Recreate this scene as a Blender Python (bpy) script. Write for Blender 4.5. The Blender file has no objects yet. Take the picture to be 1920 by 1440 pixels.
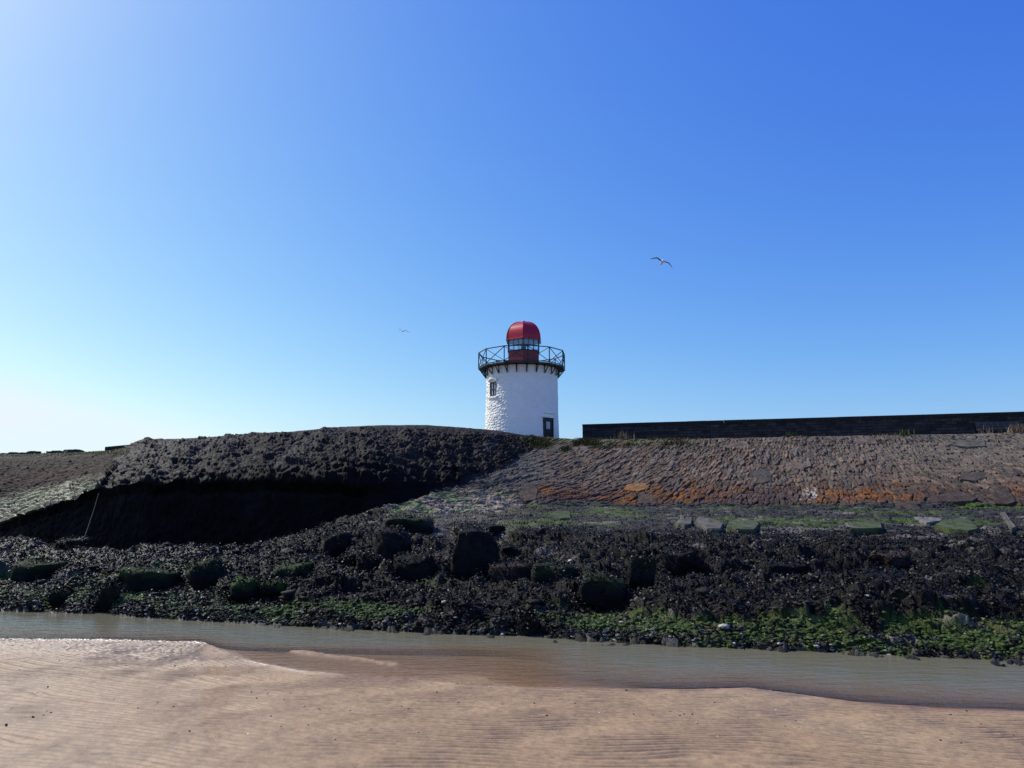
import bpy, bmesh, math, random
import numpy as np
from mathutils import Vector, Matrix
R = math.radians
scene = bpy.context.scene
COL = scene.collection
random.seed(7); rng = np.random.default_rng(11)

# ------------------------------------------------------------------ camera, sky, sun, exposure
F = 1385.0                       # focal length in pixels of a 1920 wide frame
CAMZ = 2.4
PITCH = math.atan(216 / F)
cam = bpy.data.cameras.new("camera"); cam_ob = bpy.data.objects.new("camera", cam)
COL.objects.link(cam_ob); scene.camera = cam_ob
cam.sensor_width = 36; cam.lens = F / 1920 * 36; cam.clip_end = 6000; cam.clip_start = 0.05
cam_ob.location = (0, 0, CAMZ); cam_ob.rotation_euler = (math.pi / 2 + PITCH, 0, 0)

SUN_AZ = -63.0                   # degrees right of +Y (negative: left)
SUN_EL = 47.0
world = bpy.data.worlds.new("World"); scene.world = world; world.use_nodes = True
wn = world.node_tree; wn.nodes.clear()
sky = wn.nodes.new('ShaderNodeTexSky'); sky.sky_type = 'NISHITA'; sky.sun_disc = False
sky.sun_elevation = R(SUN_EL); sky.sun_rotation = R(SUN_AZ)
sky.altitude = 0; sky.air_density = 1.0; sky.dust_density = 1.15; sky.ozone_density = 3.0
bg = wn.nodes.new('ShaderNodeBackground'); bg.inputs[1].default_value = 0.14
wo = wn.nodes.new('ShaderNodeOutputWorld')
# colour response of the sky: each channel given its own contrast, the same in every direction
spx = wn.nodes.new('ShaderNodeSeparateColor'); cmb = wn.nodes.new('ShaderNodeCombineColor'); wn.links.new(sky.outputs[0], spx.inputs[0])
for _k, (_g, _m, _c) in enumerate(((1.60, .0490, .80), (1.24, .092, .95), (.41, .452, 1.05))):
    _p = wn.nodes.new('ShaderNodeMath'); _p.operation = 'POWER'; _p.inputs[1].default_value = _g; wn.links.new(spx.outputs[_k], _p.inputs[0])
    _q = wn.nodes.new('ShaderNodeMath'); _q.operation = 'MULTIPLY'; _q.inputs[1].default_value = _m / .14; wn.links.new(_p.outputs[0], _q.inputs[0])
    _r = wn.nodes.new('ShaderNodeMath'); _r.operation = 'MINIMUM'; _r.inputs[1].default_value = _c / .14; wn.links.new(_q.outputs[0], _r.inputs[0]); wn.links.new(_r.outputs[0], cmb.inputs[_k])
# faint wisp of cirrus low in the left of the view
tcw = wn.nodes.new('ShaderNodeTexCoord'); dotn = wn.nodes.new('ShaderNodeVectorMath'); dotn.operation = 'DISTANCE'
mpw = wn.nodes.new('ShaderNodeMapping'); mpw.inputs['Rotation'].default_value = (0, R(-12), 0); mpw.inputs['Scale'].default_value = (1, 1, 3.2)
wn.links.new(tcw.outputs['Generated'], mpw.inputs[0]); wn.links.new(mpw.outputs[0], dotn.inputs[0])
_cd = Vector((-.59, .80, .092)).normalized(); _e = Matrix.Rotation(R(-12), 3, 'Y') @ Vector((_cd.x, _cd.y, _cd.z * 3.2)); dotn.inputs[1].default_value = _e
nzw = wn.nodes.new('ShaderNodeTexNoise'); nzw.inputs['Scale'].default_value = 9; nzw.inputs['Detail'].default_value = 5; wn.links.new(mpw.outputs[0], nzw.inputs['Vector'])
mrw = wn.nodes.new('ShaderNodeMapRange'); mrw.inputs[1].default_value = .10; mrw.inputs[2].default_value = .02; mrw.inputs[3].default_value = 0; mrw.inputs[4].default_value = 1; wn.links.new(dotn.outputs['Value'], mrw.inputs[0])
muw = wn.nodes.new('ShaderNodeMath'); muw.operation = 'MULTIPLY'; wn.links.new(mrw.outputs[0], muw.inputs[0]); wn.links.new(nzw.outputs[0], muw.inputs[1])
cmx = wn.nodes.new('ShaderNodeMix'); cmx.data_type = 'RGBA'; cmx.inputs[7].default_value = (6.3, 6.3, 6.8, 1); wn.links.new(muw.outputs[0], cmx.inputs[0]); wn.links.new(cmb.outputs[0], cmx.inputs[6])
wn.links.new(cmx.outputs[2], bg.inputs[0]); wn.links.new(bg.outputs[0], wo.inputs[0])

sun = bpy.data.lights.new("sun", 'SUN'); sun.energy = 4.8; sun.angle = R(0.5); sun.color = (1.0, 0.95, 0.87)
sun_ob = bpy.data.objects.new("sun", sun); COL.objects.link(sun_ob)
sd = Vector((math.sin(R(SUN_AZ)) * math.cos(R(SUN_EL)), math.cos(R(SUN_AZ)) * math.cos(R(SUN_EL)), math.sin(R(SUN_EL))))
sun_ob.rotation_euler = sd.to_track_quat('Z', 'Y').to_euler()
scene.view_settings.view_transform = 'Standard'; scene.view_settings.look = 'None'
scene.view_settings.exposure = 0.0; scene.view_settings.gamma = 1.0
scene.render.engine = 'CYCLES'

# ------------------------------------------------------------------ helpers
CP, SP = math.cos(PITCH), math.sin(PITCH)
def pt(u, v, Y):
    """world point seen at photograph pixel (u, v) at depth Y"""
    xc = (u - 960) / F; yc = (720 - v) / F
    dy = CP - yc * SP; dz = SP + yc * CP
    return Vector((xc / dy * Y, Y, CAMZ + dz / dy * Y))
def zat(v, Y):
    yc = (720 - v) / F
    return CAMZ + (SP + yc * CP) / (CP - yc * SP) * Y
def project(x, y, z):
    zz = z - CAMZ; d = y * CP + zz * SP; up = -y * SP + zz * CP
    return 960 + F * x / d, 720 - F * up / d
def ground_y(v, z=0.0):
    yc = (720 - v) / F
    return (z - CAMZ) * (CP - yc * SP) / (SP + yc * CP)

def tag(o, label=None, cat=None, group=None, kind=None):
    if label: o['label'] = label
    if cat: o['category'] = cat
    if group: o['group'] = group
    if kind: o['kind'] = kind
    return o
def empty(name, loc, label, cat, group=None, rz=0):
    o = bpy.data.objects.new(name, None); COL.objects.link(o); o.location = loc; o.rotation_euler[2] = rz
    o.empty_display_size = 0.3
    return tag(o, label, cat, group)
def link(name, me, mat, parent=None, smooth=False):
    o = bpy.data.objects.new(name, me); COL.objects.link(o)
    if mat: me.materials.append(mat)
    if parent: o.parent = parent
    if smooth: me.polygons.foreach_set('use_smooth', np.ones(len(me.polygons), bool))
    return o
def from_bm(name, bm, mat, parent=None, smooth=False):
    me = bpy.data.meshes.new(name); bm.to_mesh(me); bm.free()
    return link(name, me, mat, parent, smooth)
def np_mesh(name, verts, faces, smooth=True, attrs=None):
    """faces: (n,3) or (n,4) int array"""
    me = bpy.data.meshes.new(name); n, k = faces.shape
    me.vertices.add(len(verts)); me.vertices.foreach_set('co', np.ascontiguousarray(verts, np.float32).ravel())
    me.loops.add(n * k); me.loops.foreach_set('vertex_index', np.ascontiguousarray(faces, np.int32).ravel())
    me.polygons.add(n); me.polygons.foreach_set('loop_start', np.arange(0, n * k, k, dtype=np.int32))
    me.polygons.foreach_set('loop_total', np.full(n, k, np.int32))
    if smooth: me.polygons.foreach_set('use_smooth', np.ones(n, bool))
    if attrs:
        for nm, a in attrs.items():
            if a.ndim == 2:
                at = me.attributes.new(nm, 'FLOAT_COLOR', 'POINT')
                c = np.ones((len(verts), 4), np.float32); c[:, :3] = a; at.data.foreach_set('color', c.ravel())
            else:
                at = me.attributes.new(nm, 'FLOAT', 'POINT'); at.data.foreach_set('value', a.astype(np.float32))
    me.update(calc_edges=True); me.validate()
    return me
def grid_faces(nr, nc):
    i = np.arange(nr * nc).reshape(nr, nc)
    return np.stack([i[:-1, :-1], i[:-1, 1:], i[1:, 1:], i[1:, :-1]], -1).reshape(-1, 4)
def submesh(V, Fc, mask, attrs):
    f = Fc[mask]; used, inv = np.unique(f, return_inverse=True)
    return V[used], inv.reshape(f.shape), {k: a[used] for k, a in attrs.items()}

def hsh(*c):
    h = np.zeros(np.broadcast(*c).shape, np.uint32) + np.uint32(2166136261)
    for a in c:
        h = (h ^ (a.astype(np.int64) & 0xffffffff).astype(np.uint32)) * np.uint32(16777619)
        h ^= h >> np.uint32(15); h = h * np.uint32(2246822519); h ^= h >> np.uint32(13)
    return h.astype(np.float64) / 4294967296.0
def vnoise(x, y, z=None, seed=0):
    """smooth value noise in -1..1"""
    s = np.full(x.shape, seed)
    xi = np.floor(x); yi = np.floor(y); fx = x - xi; fy = y - yi
    wx = fx * fx * fx * (fx * (fx * 6 - 15) + 10); wy = fy * fy * fy * (fy * (fy * 6 - 15) + 10)
    if z is None:
        a = hsh(xi, yi, s); b = hsh(xi + 1, yi, s); c = hsh(xi, yi + 1, s); d = hsh(xi + 1, yi + 1, s)
        return ((a * (1 - wx) + b * wx) * (1 - wy) + (c * (1 - wx) + d * wx) * wy) * 2 - 1
    zi = np.floor(z); fz = z - zi; wz = fz * fz * (3 - 2 * fz)
    r = 0
    for dz, w in ((0, 1 - wz), (1, wz)):
        a = hsh(xi, yi, zi + dz, s); b = hsh(xi + 1, yi, zi + dz, s); c = hsh(xi, yi + 1, zi + dz, s); d = hsh(xi + 1, yi + 1, zi + dz, s)
        r = r + w * ((a * (1 - wx) + b * wx) * (1 - wy) + (c * (1 - wx) + d * wx) * wy)
    return r * 2 - 1
def fbm(x, y, oc=4, seed=0, gain=.5, z=None):
    r = 0; a = 1; t = 0
    for k in range(oc):
        f = 2.03 ** k
        r = r + a * vnoise(x * f + 17.3 * k, y * f - 9.1 * k, None if z is None else z * f + 5.7 * k, seed + k); t += a; a *= gain
    return r / t
def voro(x, y, seed=0, jit=.8, p=3.0):
    """cells on a jittered grid: F1, F2-F1, random id, offset from centre"""
    xi = np.floor(x); yi = np.floor(y); s = np.full(x.shape, seed)
    f1 = np.full(x.shape, 9.); f2 = np.full(x.shape, 9.); idd = np.zeros(x.shape); ox = np.zeros(x.shape); oy = np.zeros(x.shape)
    for dx in (-1, 0, 1):
        for dy in (-1, 0, 1):
            cx = xi + dx; cy = yi + dy
            px = cx + .5 + jit * (hsh(cx, cy, s) - .5) + .5 * (cy % 2) - .25; py = cy + .5 + jit * (hsh(cx, cy, s + 77) - .5)
            ax = np.abs(x - px); ay = np.abs(y - py)
            d = (ax ** p + ay ** p) ** (1 / p)
            n = d < f1
            f2 = np.where(n, f1, np.minimum(f2, d)); f1 = np.where(n, d, f1)
            idd = np.where(n, hsh(cx, cy, s + 5), idd); ox = np.where(n, x - px, ox); oy = np.where(n, y - py, oy)
    return f1, f2 - f1, idd, ox, oy
def sstep(a, b, x):
    t = np.clip((x - a) / (b - a), 0, 1); return t * t * (3 - 2 * t)
def lerp(a, b, t): return a + (b - a) * t
def mixc(c, d, m): return c + (np.asarray(d, float) - c) * m[..., None]

# ------------------------------------------------------------------ materials
class NT:
    def __init__(s, name):
        s.m = bpy.data.materials.new(name); s.m.use_nodes = True; s.t = s.m.node_tree
        s.b = s.t.nodes['Principled BSDF']; s.o = s.t.nodes['Material Output']
    def n(s, typ, **kw):
        x = s.t.nodes.new('ShaderNode' + typ)
        for k, v in kw.items():
            if k in x.inputs: x.inputs[k].default_value = v
            else: setattr(x, k, v)
        return x
    def l(s, a, b): s.t.links.new(a, b)
    def coord(s, scale=(1, 1, 1), rot=(0, 0, 0)):
        tc = s.n('TexCoord'); mp = s.n('Mapping'); mp.inputs['Scale'].default_value = scale; mp.inputs['Rotation'].default_value = rot
        s.l(tc.outputs['Object'], mp.inputs[0]); return mp.outputs[0]
    def noise(s, vec, scale, detail=4, rough=.55):
        x = s.n('TexNoise'); x.inputs['Scale'].default_value = scale; x.inputs['Detail'].default_value = detail; x.inputs['Roughness'].default_value = rough
        s.l(vec, x.inputs['Vector']); return x.outputs[0]
    def ramp(s, fac, stops):
        r = s.n('ValToRGB'); e = r.color_ramp.elements
        while len(e) < len(stops): e.new(.5)
        for k, (p, c) in zip(e, stops): k.position = p; k.color = (*c, 1) if len(c) == 3 else c
        s.l(fac, r.inputs[0]); return r.outputs[0]
    def mix(s, a, b, fac, mode='MIX'):
        x = s.n('Mix', data_type='RGBA', blend_type=mode)
        for v, i in ((fac, 0), (a, 6), (b, 7)):
            if hasattr(v, 'links'): s.l(v, x.inputs[i])
            else: x.inputs[i].default_value = v if i == 0 else ((*v, 1) if len(v) == 3 else v)
        return x.outputs[2]
    def math(s, op, a, b=0.0):
        x = s.n('Math', operation=op)
        for v, i in ((a, 0), (b, 1)):
            if hasattr(v, 'links'): s.l(v, x.inputs[i])
            else: x.inputs[i].default_value = v
        return x.outputs[0]
    def bump(s, h, strength=.5, dist=.02, nrm=None):
        x = s.n('Bump'); x.inputs['Strength'].default_value = strength; x.inputs['Distance'].default_value = dist
        s.l(h, x.inputs['Height'])
        if nrm: s.l(nrm, x.inputs['Normal'])
        s.l(x.outputs[0], s.b.inputs['Normal']); return x.outputs[0]
    def attr(s, name):
        x = s.n('Attribute'); x.attribute_name = name; return x
def setb(b, col=None, rough=None, metal=None, spec=None):
    if col: b.inputs['Base Color'].default_value = (*col, 1)
    if rough is not None: b.inputs['Roughness'].default_value = rough
    if metal is not None: b.inputs['Metallic'].default_value = metal
    if spec is not None: b.inputs['Specular IOR Level'].default_value = spec

def mat_tint(name, rough, spec, nscale, nstr, dist, var=.5, rlo=None):
    """natural stone or weed: colour of the place from the 'tint' attribute, broken up by noise"""
    t = NT(name); c = t.coord(); a = t.attr('tint')
    n1 = t.noise(c, nscale, 6, .65); n2 = t.noise(c, nscale * .21, 3)
    k = t.ramp(n1, [(.25, (1 - var,) * 3), (.75, (1 + var,) * 3)])
    x = t.mix(a.outputs['Color'], k, 1.0, 'MULTIPLY'); k2 = t.ramp(n2, [(.3, (.75, .75, .78)), (.7, (1.25, 1.2, 1.15))])
    x = t.mix(x, k2, 1.0, 'MULTIPLY'); t.l(x, t.b.inputs['Base Color'])
    w = t.attr('wet')
    rr = t.math('SUBTRACT', rough, t.math('MULTIPLY', w.outputs['Fac'], rough - .22)); t.l(rr, t.b.inputs['Roughness'])
    t.l(t.math('MULTIPLY', t.math('ADD', w.outputs['Fac'], .25), spec), t.b.inputs['Specular IOR Level']); t.bump(n1, nstr, dist); return t.m
M = {}
M['masonry'] = mat_tint('pitched_stone', .85, .3, 14, .9, .03)
M['mound'] = mat_tint('rough_rubble', .7, .35, 9, 1.0, .06)
M['shelf'] = mat_tint('weedy_rock', .75, .3, 22, 1.0, .05, .6)

def plain(name, col, rough=.5, metal=0, spec=.5, var=.15, ns=6, bs=.0, bd=.01):
    t = NT(name); c = t.coord(); n = t.noise(c, ns, 5)
    x = t.ramp(n, [(.3, tuple(k * (1 - var) for k in col)), (.7, tuple(min(1, k * (1 + var)) for k in col))])
    t.l(x, t.b.inputs['Base Color']); setb(t.b, rough=rough, metal=metal, spec=spec)
    if bs: t.bump(n, bs, bd)
    return t.m
M['white'] = plain('whitewashed_stone', (.88, .85, .76), .75, var=.05, ns=3, bs=.12, bd=.01)
M['black'] = plain('black_paint', (.004, .004, .007), .5, var=.3, ns=12)
M['red'] = plain('red_paint', (.40, .007, .014), .24, var=.12, ns=4)
M['reddark'] = plain('dark_red_paint', (.20, .004, .008), .4, var=.15, ns=4)
M['notice'] = plain('notice_paper', (.6, .6, .58), .5, var=.05)
M['ink'] = plain('notice_ink', (.1, .1, .12), .6)
M['timber'] = plain('weathered_timber', (.05, .048, .048), .7, var=.4, ns=20, bs=.3)
M['rope'] = plain('old_rope', (.014, .012, .01), .9)
M['bird'] = plain('gull_plumage', (.72, .72, .72), .7)
M['wing'] = plain('gull_wing', (.12, .13, .16), .7)
g = NT('lantern_glass'); tr = g.n('BsdfTransparent'); gl = g.n('BsdfGlossy', Roughness=.03); mx = g.n('MixShader'); mx.inputs[0].default_value = .14
gl.inputs['Color'].default_value = (.8, .88, 1, 1); tr.inputs['Color'].default_value = (.8, .85, .92, 1)
g.l(tr.outputs[0], mx.inputs[1]); g.l(gl.outputs[0], mx.inputs[2]); g.l(mx.outputs[0], g.o.inputs[0]); M['glass'] = g.m
M['pane'] = plain('pale_pane', (.4, .44, .5), .1, var=.25, ns=3)  # pale grey-blue window panes, slightly mottled

# dark coursed stone of the parapet
t = NT('dark_coursed_stone'); c = t.coord(rot=(R(90), 0, 0)); br = t.n('TexBrick'); t.l(c, br.inputs[0])
br.inputs['Scale'].default_value = 1; br.inputs['Brick Width'].default_value = .52; br.inputs['Row Height'].default_value = .16; br.inputs['Mortar Size'].default_value = .012
br.inputs['Color1'].default_value = (.026, .025, .026, 1); br.inputs['Color2'].default_value = (.065, .060, .055, 1); br.inputs['Mortar'].default_value = (.02, .02, .02, 1)
co = t.coord(); n = t.noise(co, 3.5, 6, .7); k = t.ramp(n, [(.3, (.4, .4, .45)), (.6, (1, 1, 1)), (.78, (2.6, 2.5, 2.4))])
x = t.mix(br.outputs[0], k, 1.0, 'MULTIPLY'); t.l(x, t.b.inputs['Base Color']); setb(t.b, rough=.9, spec=.2)
hb = t.math('ADD', t.math('MULTIPLY', br.outputs['Fac'], -1.0), n); t.bump(hb, .8, .03); M['parapet'] = t.m
M['coping'] = plain('coping_stone', (.022, .021, .021), .9, var=.3, spec=.2, ns=5, bs=.5, bd=.02)

# blocks on the foreshore: left, right, top, base, depth ratio, squareness, tilt, green, label
BOUL = [
 (845, 932, 1004, 1084, .9, .9, (6, 3, 8), 0, 'largest squared block at the middle of the foreshore, black weed hanging from its flat top'),
 (742, 806, 1046, 1086, .9, .7, (5, -8, -12), 0, 'black block just left of and below the largest squared block'),
 (693, 762, 1000, 1056, .9, .6, (0, 6, 20), 0, 'tall black boulder under the right end of the hollow, left of the largest block'),
 (596, 648, 1003, 1042, 1.2, .9, (4, 2, 4), 0, 'flat topped black block left of the tall black boulder'),
 (668, 708, 1048, 1074, .9, .6, (0, 5, 20), .1, 'small angular block directly below the tall black boulder'),
 (624, 664, 1047, 1068, 1, .2, (0, 0, 0), .1, 'low rounded boulder below the flat topped black block'),
 (1084, 1176, 1086, 1140, .9, .3, (0, 6, 10), .25, 'big rounded dark boulder with a spot of green weed on its crown'),
 (1178, 1228, 1052, 1110, .8, .8, (0, 4, 10), .15, 'upright block draped in brown weed just right of the big rounded boulder'),
 (1244, 1332, 1034, 1078, .8, .7, (4, -4, -6), 0, 'wide weed covered ledge block to the right of the upright draped block'),
 (1628, 1734, 1078, 1114, .7, .6, (4, 3, -4), 0, 'broad low weed covered rock, farthest right of the dark blocks'),
 (908, 992, 1062, 1092, .9, .8, (3, -3, 12), 0, 'brownish flat slab block lying below and right of the largest block'),
 (1000, 1084, 1066, 1100, .9, .5, (3, 4, 3), .15, 'low dark rock left of the big rounded boulder'),
 (968, 1012, 1164, 1194, .9, .3, (0, 0, 20), 0, 'small round black rock sitting right at the water edge'),
 (424, 482, 1089, 1126, 1.1, .9, (4, 2, 15), .9, 'squared block with a bright green top and a black face'),
 (482, 532, 1094, 1122, 1, .4, (0, 5, 0), .7, 'rounded greenish rock against the right side of the green topped block'),
 (340, 402, 1058, 1104, 1, .5, (0, -18, 10), .3, 'leaning dark boulder left of the green topped block'),
 (180, 322, 1072, 1106, .5, .85, (3, 2, 6), .3, 'long low rock ledge at the left, longest of the foreshore rocks'),
 (490, 594, 1062, 1092, .8, .7, (3, -4, -5), .35, 'long flat rock above the rounded greenish rock'),
 (178, 208, 1104, 1146, 1, .6, (0, 14, 10), .1, 'pointed dark stone standing close to the water below the long ledge'),
 (84, 122, 1112, 1136, 1, .5, (0, 10, 10), .2, 'small dark stone near the water at the far left'),
 (98, 148, 1014, 1030, 1.2, .9, (4, -2, -3), .1, 'thin flat stone lying at the left end of the hollow'),
 (718, 806, 972, 1000, .9, .6, (4, 3, 4), .15, 'dark rock hump just below the pale green rubble'),
 (840, 944, 988, 1008, 1.2, .9, (3, 0, 0), 0, 'thin wide slab resting on top above the largest squared block'),
 (10, 92, 1060, 1090, .9, .7, (3, 3, 4), .3, 'weedy rock at the far left edge above the small dark stone'),
 (1640, 1720, 1040, 1062, .9, .6, (3, -3, 4), 0, 'reddish brown weathered rock above the broad low rock'),
 (1440, 1530, 1060, 1084, .8, .5, (3, 3, 4), 0, 'low black weed hump between the wide ledge block and the broad low rock')]

# ------------------------------------------------------------------ breakwater and foreshore surface
TAB = np.array([
 # u,   vW,   vP,  YP,   vB,  YB,   vL,  YL,   vC,  YC
 [-420, 1127, 1022, 30.5, 1012, 31.0, 1000, 40.0, 862, 54.0],
 [-150, 1137, 1022, 28.5, 1012, 29.0, 1000, 38.0, 856, 50.5],
 [   0, 1143, 1024, 27.0, 1016, 27.5,  990, 36.0, 852, 47.8],
 [  60, 1146, 1026, 25.8, 1019, 26.2,  966, 34.5, 851, 46.8],
 [ 120, 1148, 1028, 24.8, 1023, 25.2,  944, 33.6, 849, 45.6],
 [ 200, 1151, 1038, 23.8, 1035, 24.0,  913, 32.6, 846, 44.2],
 [ 245, 1154, 1042, 23.2, 1040, 23.4,  906, 32.2, 838, 43.4],
 [ 262, 1155, 1043, 23.1, 1041, 23.3,  905, 32.1, 829, 43.1],
 [ 285, 1157, 1044, 23.0, 1042, 23.2,  904, 32.0, 825, 42.6],
 [ 350, 1161, 1047, 22.7, 1045, 22.9,  902, 31.8, 822, 41.8],
 [ 430, 1166, 1047, 22.5, 1045, 22.7,  901, 31.5, 817, 41.0],
 [ 500, 1170, 1036, 23.0, 1034, 23.2,  903, 31.2, 813, 40.3],
 [ 560, 1174, 1014, 24.0, 1012, 24.2,  905, 31.0, 808, 39.7],
 [ 640, 1178,  982, 26.3,  978, 26.6,  908, 31.0, 801, 39.1],
 [ 720, 1182,  962, 28.2,  952, 28.9,  907, 31.4, 797, 38.6],
 [ 800, 1186,  966, 28.8,  932, 30.9,  905, 32.2, 797, 38.3],
 [ 860, 1189,  968, 29.2,  917, 32.3,  901, 33.0, 801, 38.3],
 [ 930, 1192,  965, 29.8,  884, 34.6,  874, 35.0, 807, 38.3],
 [ 990, 1194,  958, 30.3,  848, 36.7,  843, 37.0, 817, 38.2],
 [1010, 1195,  956, 30.4,  838, 37.1,  835, 37.3, 819, 38.1],
 [1092, 1200,  953, 30.9,  836, 36.6,  832, 36.8, 824, 37.5],
 [1300, 1213,  953, 29.6,  836, 35.0,  831, 35.2, 823, 35.9],
 [1600, 1226,  955, 27.8,  831, 33.1,  826, 33.3, 817, 33.9],
 [1920, 1243,  958, 26.2,  826, 31.3,  821, 31.5, 812, 32.0],
 [2340, 1262,  962, 24.3,  819, 29.2,  813, 29.4, 804, 30.0]])
TA = (TAB[:, 0] - 960) / F
ncs = 230; nci = 1580
acol = np.concatenate([np.linspace(TA[0], -.72, ncs, endpoint=False), np.linspace(-.72, .72, nci, endpoint=False), np.linspace(.72, TA[-1], ncs)])
NC = len(acol)
def col_of(j):
    d = np.interp(acol, TA, TAB[:, j])
    # light smoothing in a even parameter
    aa = np.linspace(TA[0], TA[-1], 4000); y = np.interp(aa, TA, TAB[:, j]); w = 9
    k = np.hanning(2 * w + 1); k /= k.sum(); yp = np.pad(y, w, mode='edge'); y = np.convolve(yp, k, 'valid')
    return np.interp(acol, aa, y)
vW, vP, YP, vB, YB, vL, YL, vC, YC = [col_of(j) for j in range(1, 10)]
jf = fbm(acol * 34, acol * 0, 4, 400) * 9 * ((acol > -.62) & (acol < -.07)); vL = vL + jf; vC = vC - .6 * np.abs(fbm(acol * 60, acol * 0 + 3, 3, 402))
YW = np.array([ground_y(v) for v in vW]); ZP = zat(vP, YP); ZB = zat(vB, YB); ZL = zat(vL, YL); ZC = zat(vC, YC)
rec = np.clip((YL - YB - .4) / 3.0, 0, 1); recm = rec * np.clip((acol + .56) / .05, 0, 1)              # how much of a recess there is under the lip
DECK = CAMZ + 3.0
rows_y, rows_z, rows_t = [], [], []
def seg(ya, za, yb, zb, n, t0, p=1.0, q=1.0, end=False):
    for k in range(n):
        s = k / (n if not end else n - 1)
        rows_y.append(lerp(ya, yb, s ** q)); rows_z.append(lerp(za, zb, s ** p)); rows_t.append(t0 + s)
seg(YW - 1.6, -.45 + 0 * YW, YW, 0 * YW, 14, 0)                       # t 0..1 under water
# shelf, profile slightly convex then concave, sampled denser near
for k in range(400):
    s = k / 400; sy = s ** 1.25
    zz = ZP * sy * (1 + .30 * (1 - sy))
    rows_y.append(lerp(YW, YP, sy)); rows_z.append(zz + 0.10 * np.sin(math.pi * min(1, sy * 4)) * .8); rows_t.append(1 + s)
seg(YP, ZP, YB, ZB, 235, 2)
yh = lerp(YB, YB + 1.5, rec); zh = ZB - .55 * rec
yu0 = YL - .3 * rec; zu0 = np.minimum(ZB - .5, ZL - 1.2) * rec + (1 - rec) * lerp(ZB, ZL, .4)
yu0 = lerp(lerp(YB, YL, .4), YL - .05, rec)
yu = lerp(lerp(YB, YL, .75), YL + .25, rec); zu = lerp(lerp(ZB, ZL, .75), ZL - .45, rec)
seg(YB, ZB, yh, zh, 12, 3); seg(yh, zh, yu0, zu0, 16, 3); seg(yu0, zu0, yu, zu, 36, 3); seg(yu, zu, YL, ZL, 12, 3)
# face above the lip: convex bulge
for k in range(185):
    s = k / 185
    yy = lerp(YL, YC, s); bul = np.clip((YC - YL) / 9, 0, 1) * (.55 * math.sin(math.pi * s ** .8))
    rows_y.append(yy - bul * .3); rows_z.append(lerp(ZL, ZC, s ** lerp(1.0, .58, recm)) + bul * 0.1); rows_t.append(4 + s)
seg(YC, ZC, YC + .9, ZC + .02, 10, 5); seg(YC + .9, ZC + .02, YC + 3, np.minimum(ZC - .3, DECK) , 6, 5)
seg(YC + 3, np.minimum(ZC - .3, DECK), YC + 16, np.minimum(ZC - .3, DECK), 8, 5); seg(YC + 16, np.minimum(ZC - .3, DECK), YC + 17, -1 + 0 * YC, 6, 5.5, end=True)
Yg = np.array(rows_y); Zg = np.array(rows_z); Tg = np.repeat(np.array(rows_t)[:, None], NC, 1); NR = len(Yg)
# remove the tiny convex rise overshoot so that the crest silhouette stays where it belongs
Xg = Yg * acol[None, :]
U, Vv = project(Xg, Yg, Zg)
# normals of the smooth surface
def normals(X, Y, Z):
    P = np.stack([X, Y, Z], -1); du = np.gradient(P, axis=1); dv = np.gradient(P, axis=0)
    n = np.cross(du, dv); n /= np.linalg.norm(n, axis=-1, keepdims=True) + 1e-9
    return n
N = normals(Xg, Yg, Zg)
dn = math.hypot(1, .29)
S = (Xg - .29 * Yg) / dn; Q = (.29 * Xg + Yg) / dn
T = Q * .86 + Zg * .55                                 # distance up the slope
shelf = (Tg < 2); face_lo = (Tg >= 2) & (Tg < 3); recess = (Tg >= 3) & (Tg < 4); upper = (Tg >= 4) & (Tg < 5); deck = Tg >= 5
edge_n = fbm(S * .8, T * .8, 4, 301)
Uj = U + edge_n * 26
# masks
slabslope = upper & (Uj + (Vv - 880) * .9 < 215)         # stratified slabs at the far left
mound = (upper | recess) & ~slabslope & (U < 1000 + edge_n * 12)
masonry = (face_lo & (U > 640)) | (upper & ~mound & ~slabslope) | (recess & (U >= 1000))

disp = np.zeros_like(Xg); tint = np.zeros(Xg.shape + (3,)); wet = np.zeros_like(Xg)
# ---- pitched masonry
lean = np.interp(U, [640, 1000, 1150, 1300, 1450, 1600, 1750, 2400], [1.5, 1.1, .75, .35, .05, -.1, -.6, -.5])
wob = fbm(S * .35, T * .35, 2, 40)
szv = 1 + .25 * wob
px = (S - lean * (T - 29)) / .17; py = T / .40 + wob * .8
f1, ed, cid, ox, oy = voro(px, py, 3, .85, 2.6)
bandlow = sstep(940, 948, Vv + edge_n * 5)              # flat-bedded courses at the foot
f1b, edb, cidb, oxb, oyb = voro(S / .55 + wob, T / .13 + .6 * wob, 9, .8, 2.2)
f1c, edc, cidc, oxc, oyc = voro((S - .25 * T) / .75 + wob * .6, (T + .12 * S) / .2 + wob, 12, .85, 2.2)
isflat = (bandlow > .5)
E = np.where(isflat, edb, ed); C1 = np.where(isflat, cidb, cid); OX = np.where(isflat, oxb, ox); OY = np.where(isflat, oyb, oy)
patch = fbm(S * .5 + 3, T * .5, 3, 61)
C2 = hsh(np.floor(C1 * 99991), np.zeros_like(C1)); C3 = hsh(np.floor(C1 * 77773), np.ones_like(C1))
dm = .085 * sstep(0, .13, E) - .06 + (C1 - .5) * .07 + OX * (C2 - .5) * .09 + OY * (C3 - .5) * .10 + .02 * fbm(S * 9, T * 9, 3, 8) + .10 * fbm(S * .7, T * .7, 3, 55)
rubble_end = sstep(1010, 930, U + edge_n * 40)          # the slope's ragged left end
dm = dm + rubble_end * (.16 * fbm(S * 2.1, T * 2.1, 4, 21, .6))
base = np.array([.130, .096, .073]) * np.ones(Xg.shape + (3,))
base = mixc(base, (.168, .118, .084), sstep(.45, .9, C2)); base = mixc(base, (.110, .104, .085), (C3 > .8) * .8)
base = mixc(base, (.20, .165, .125), (C2 < .14) * .8)
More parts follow.
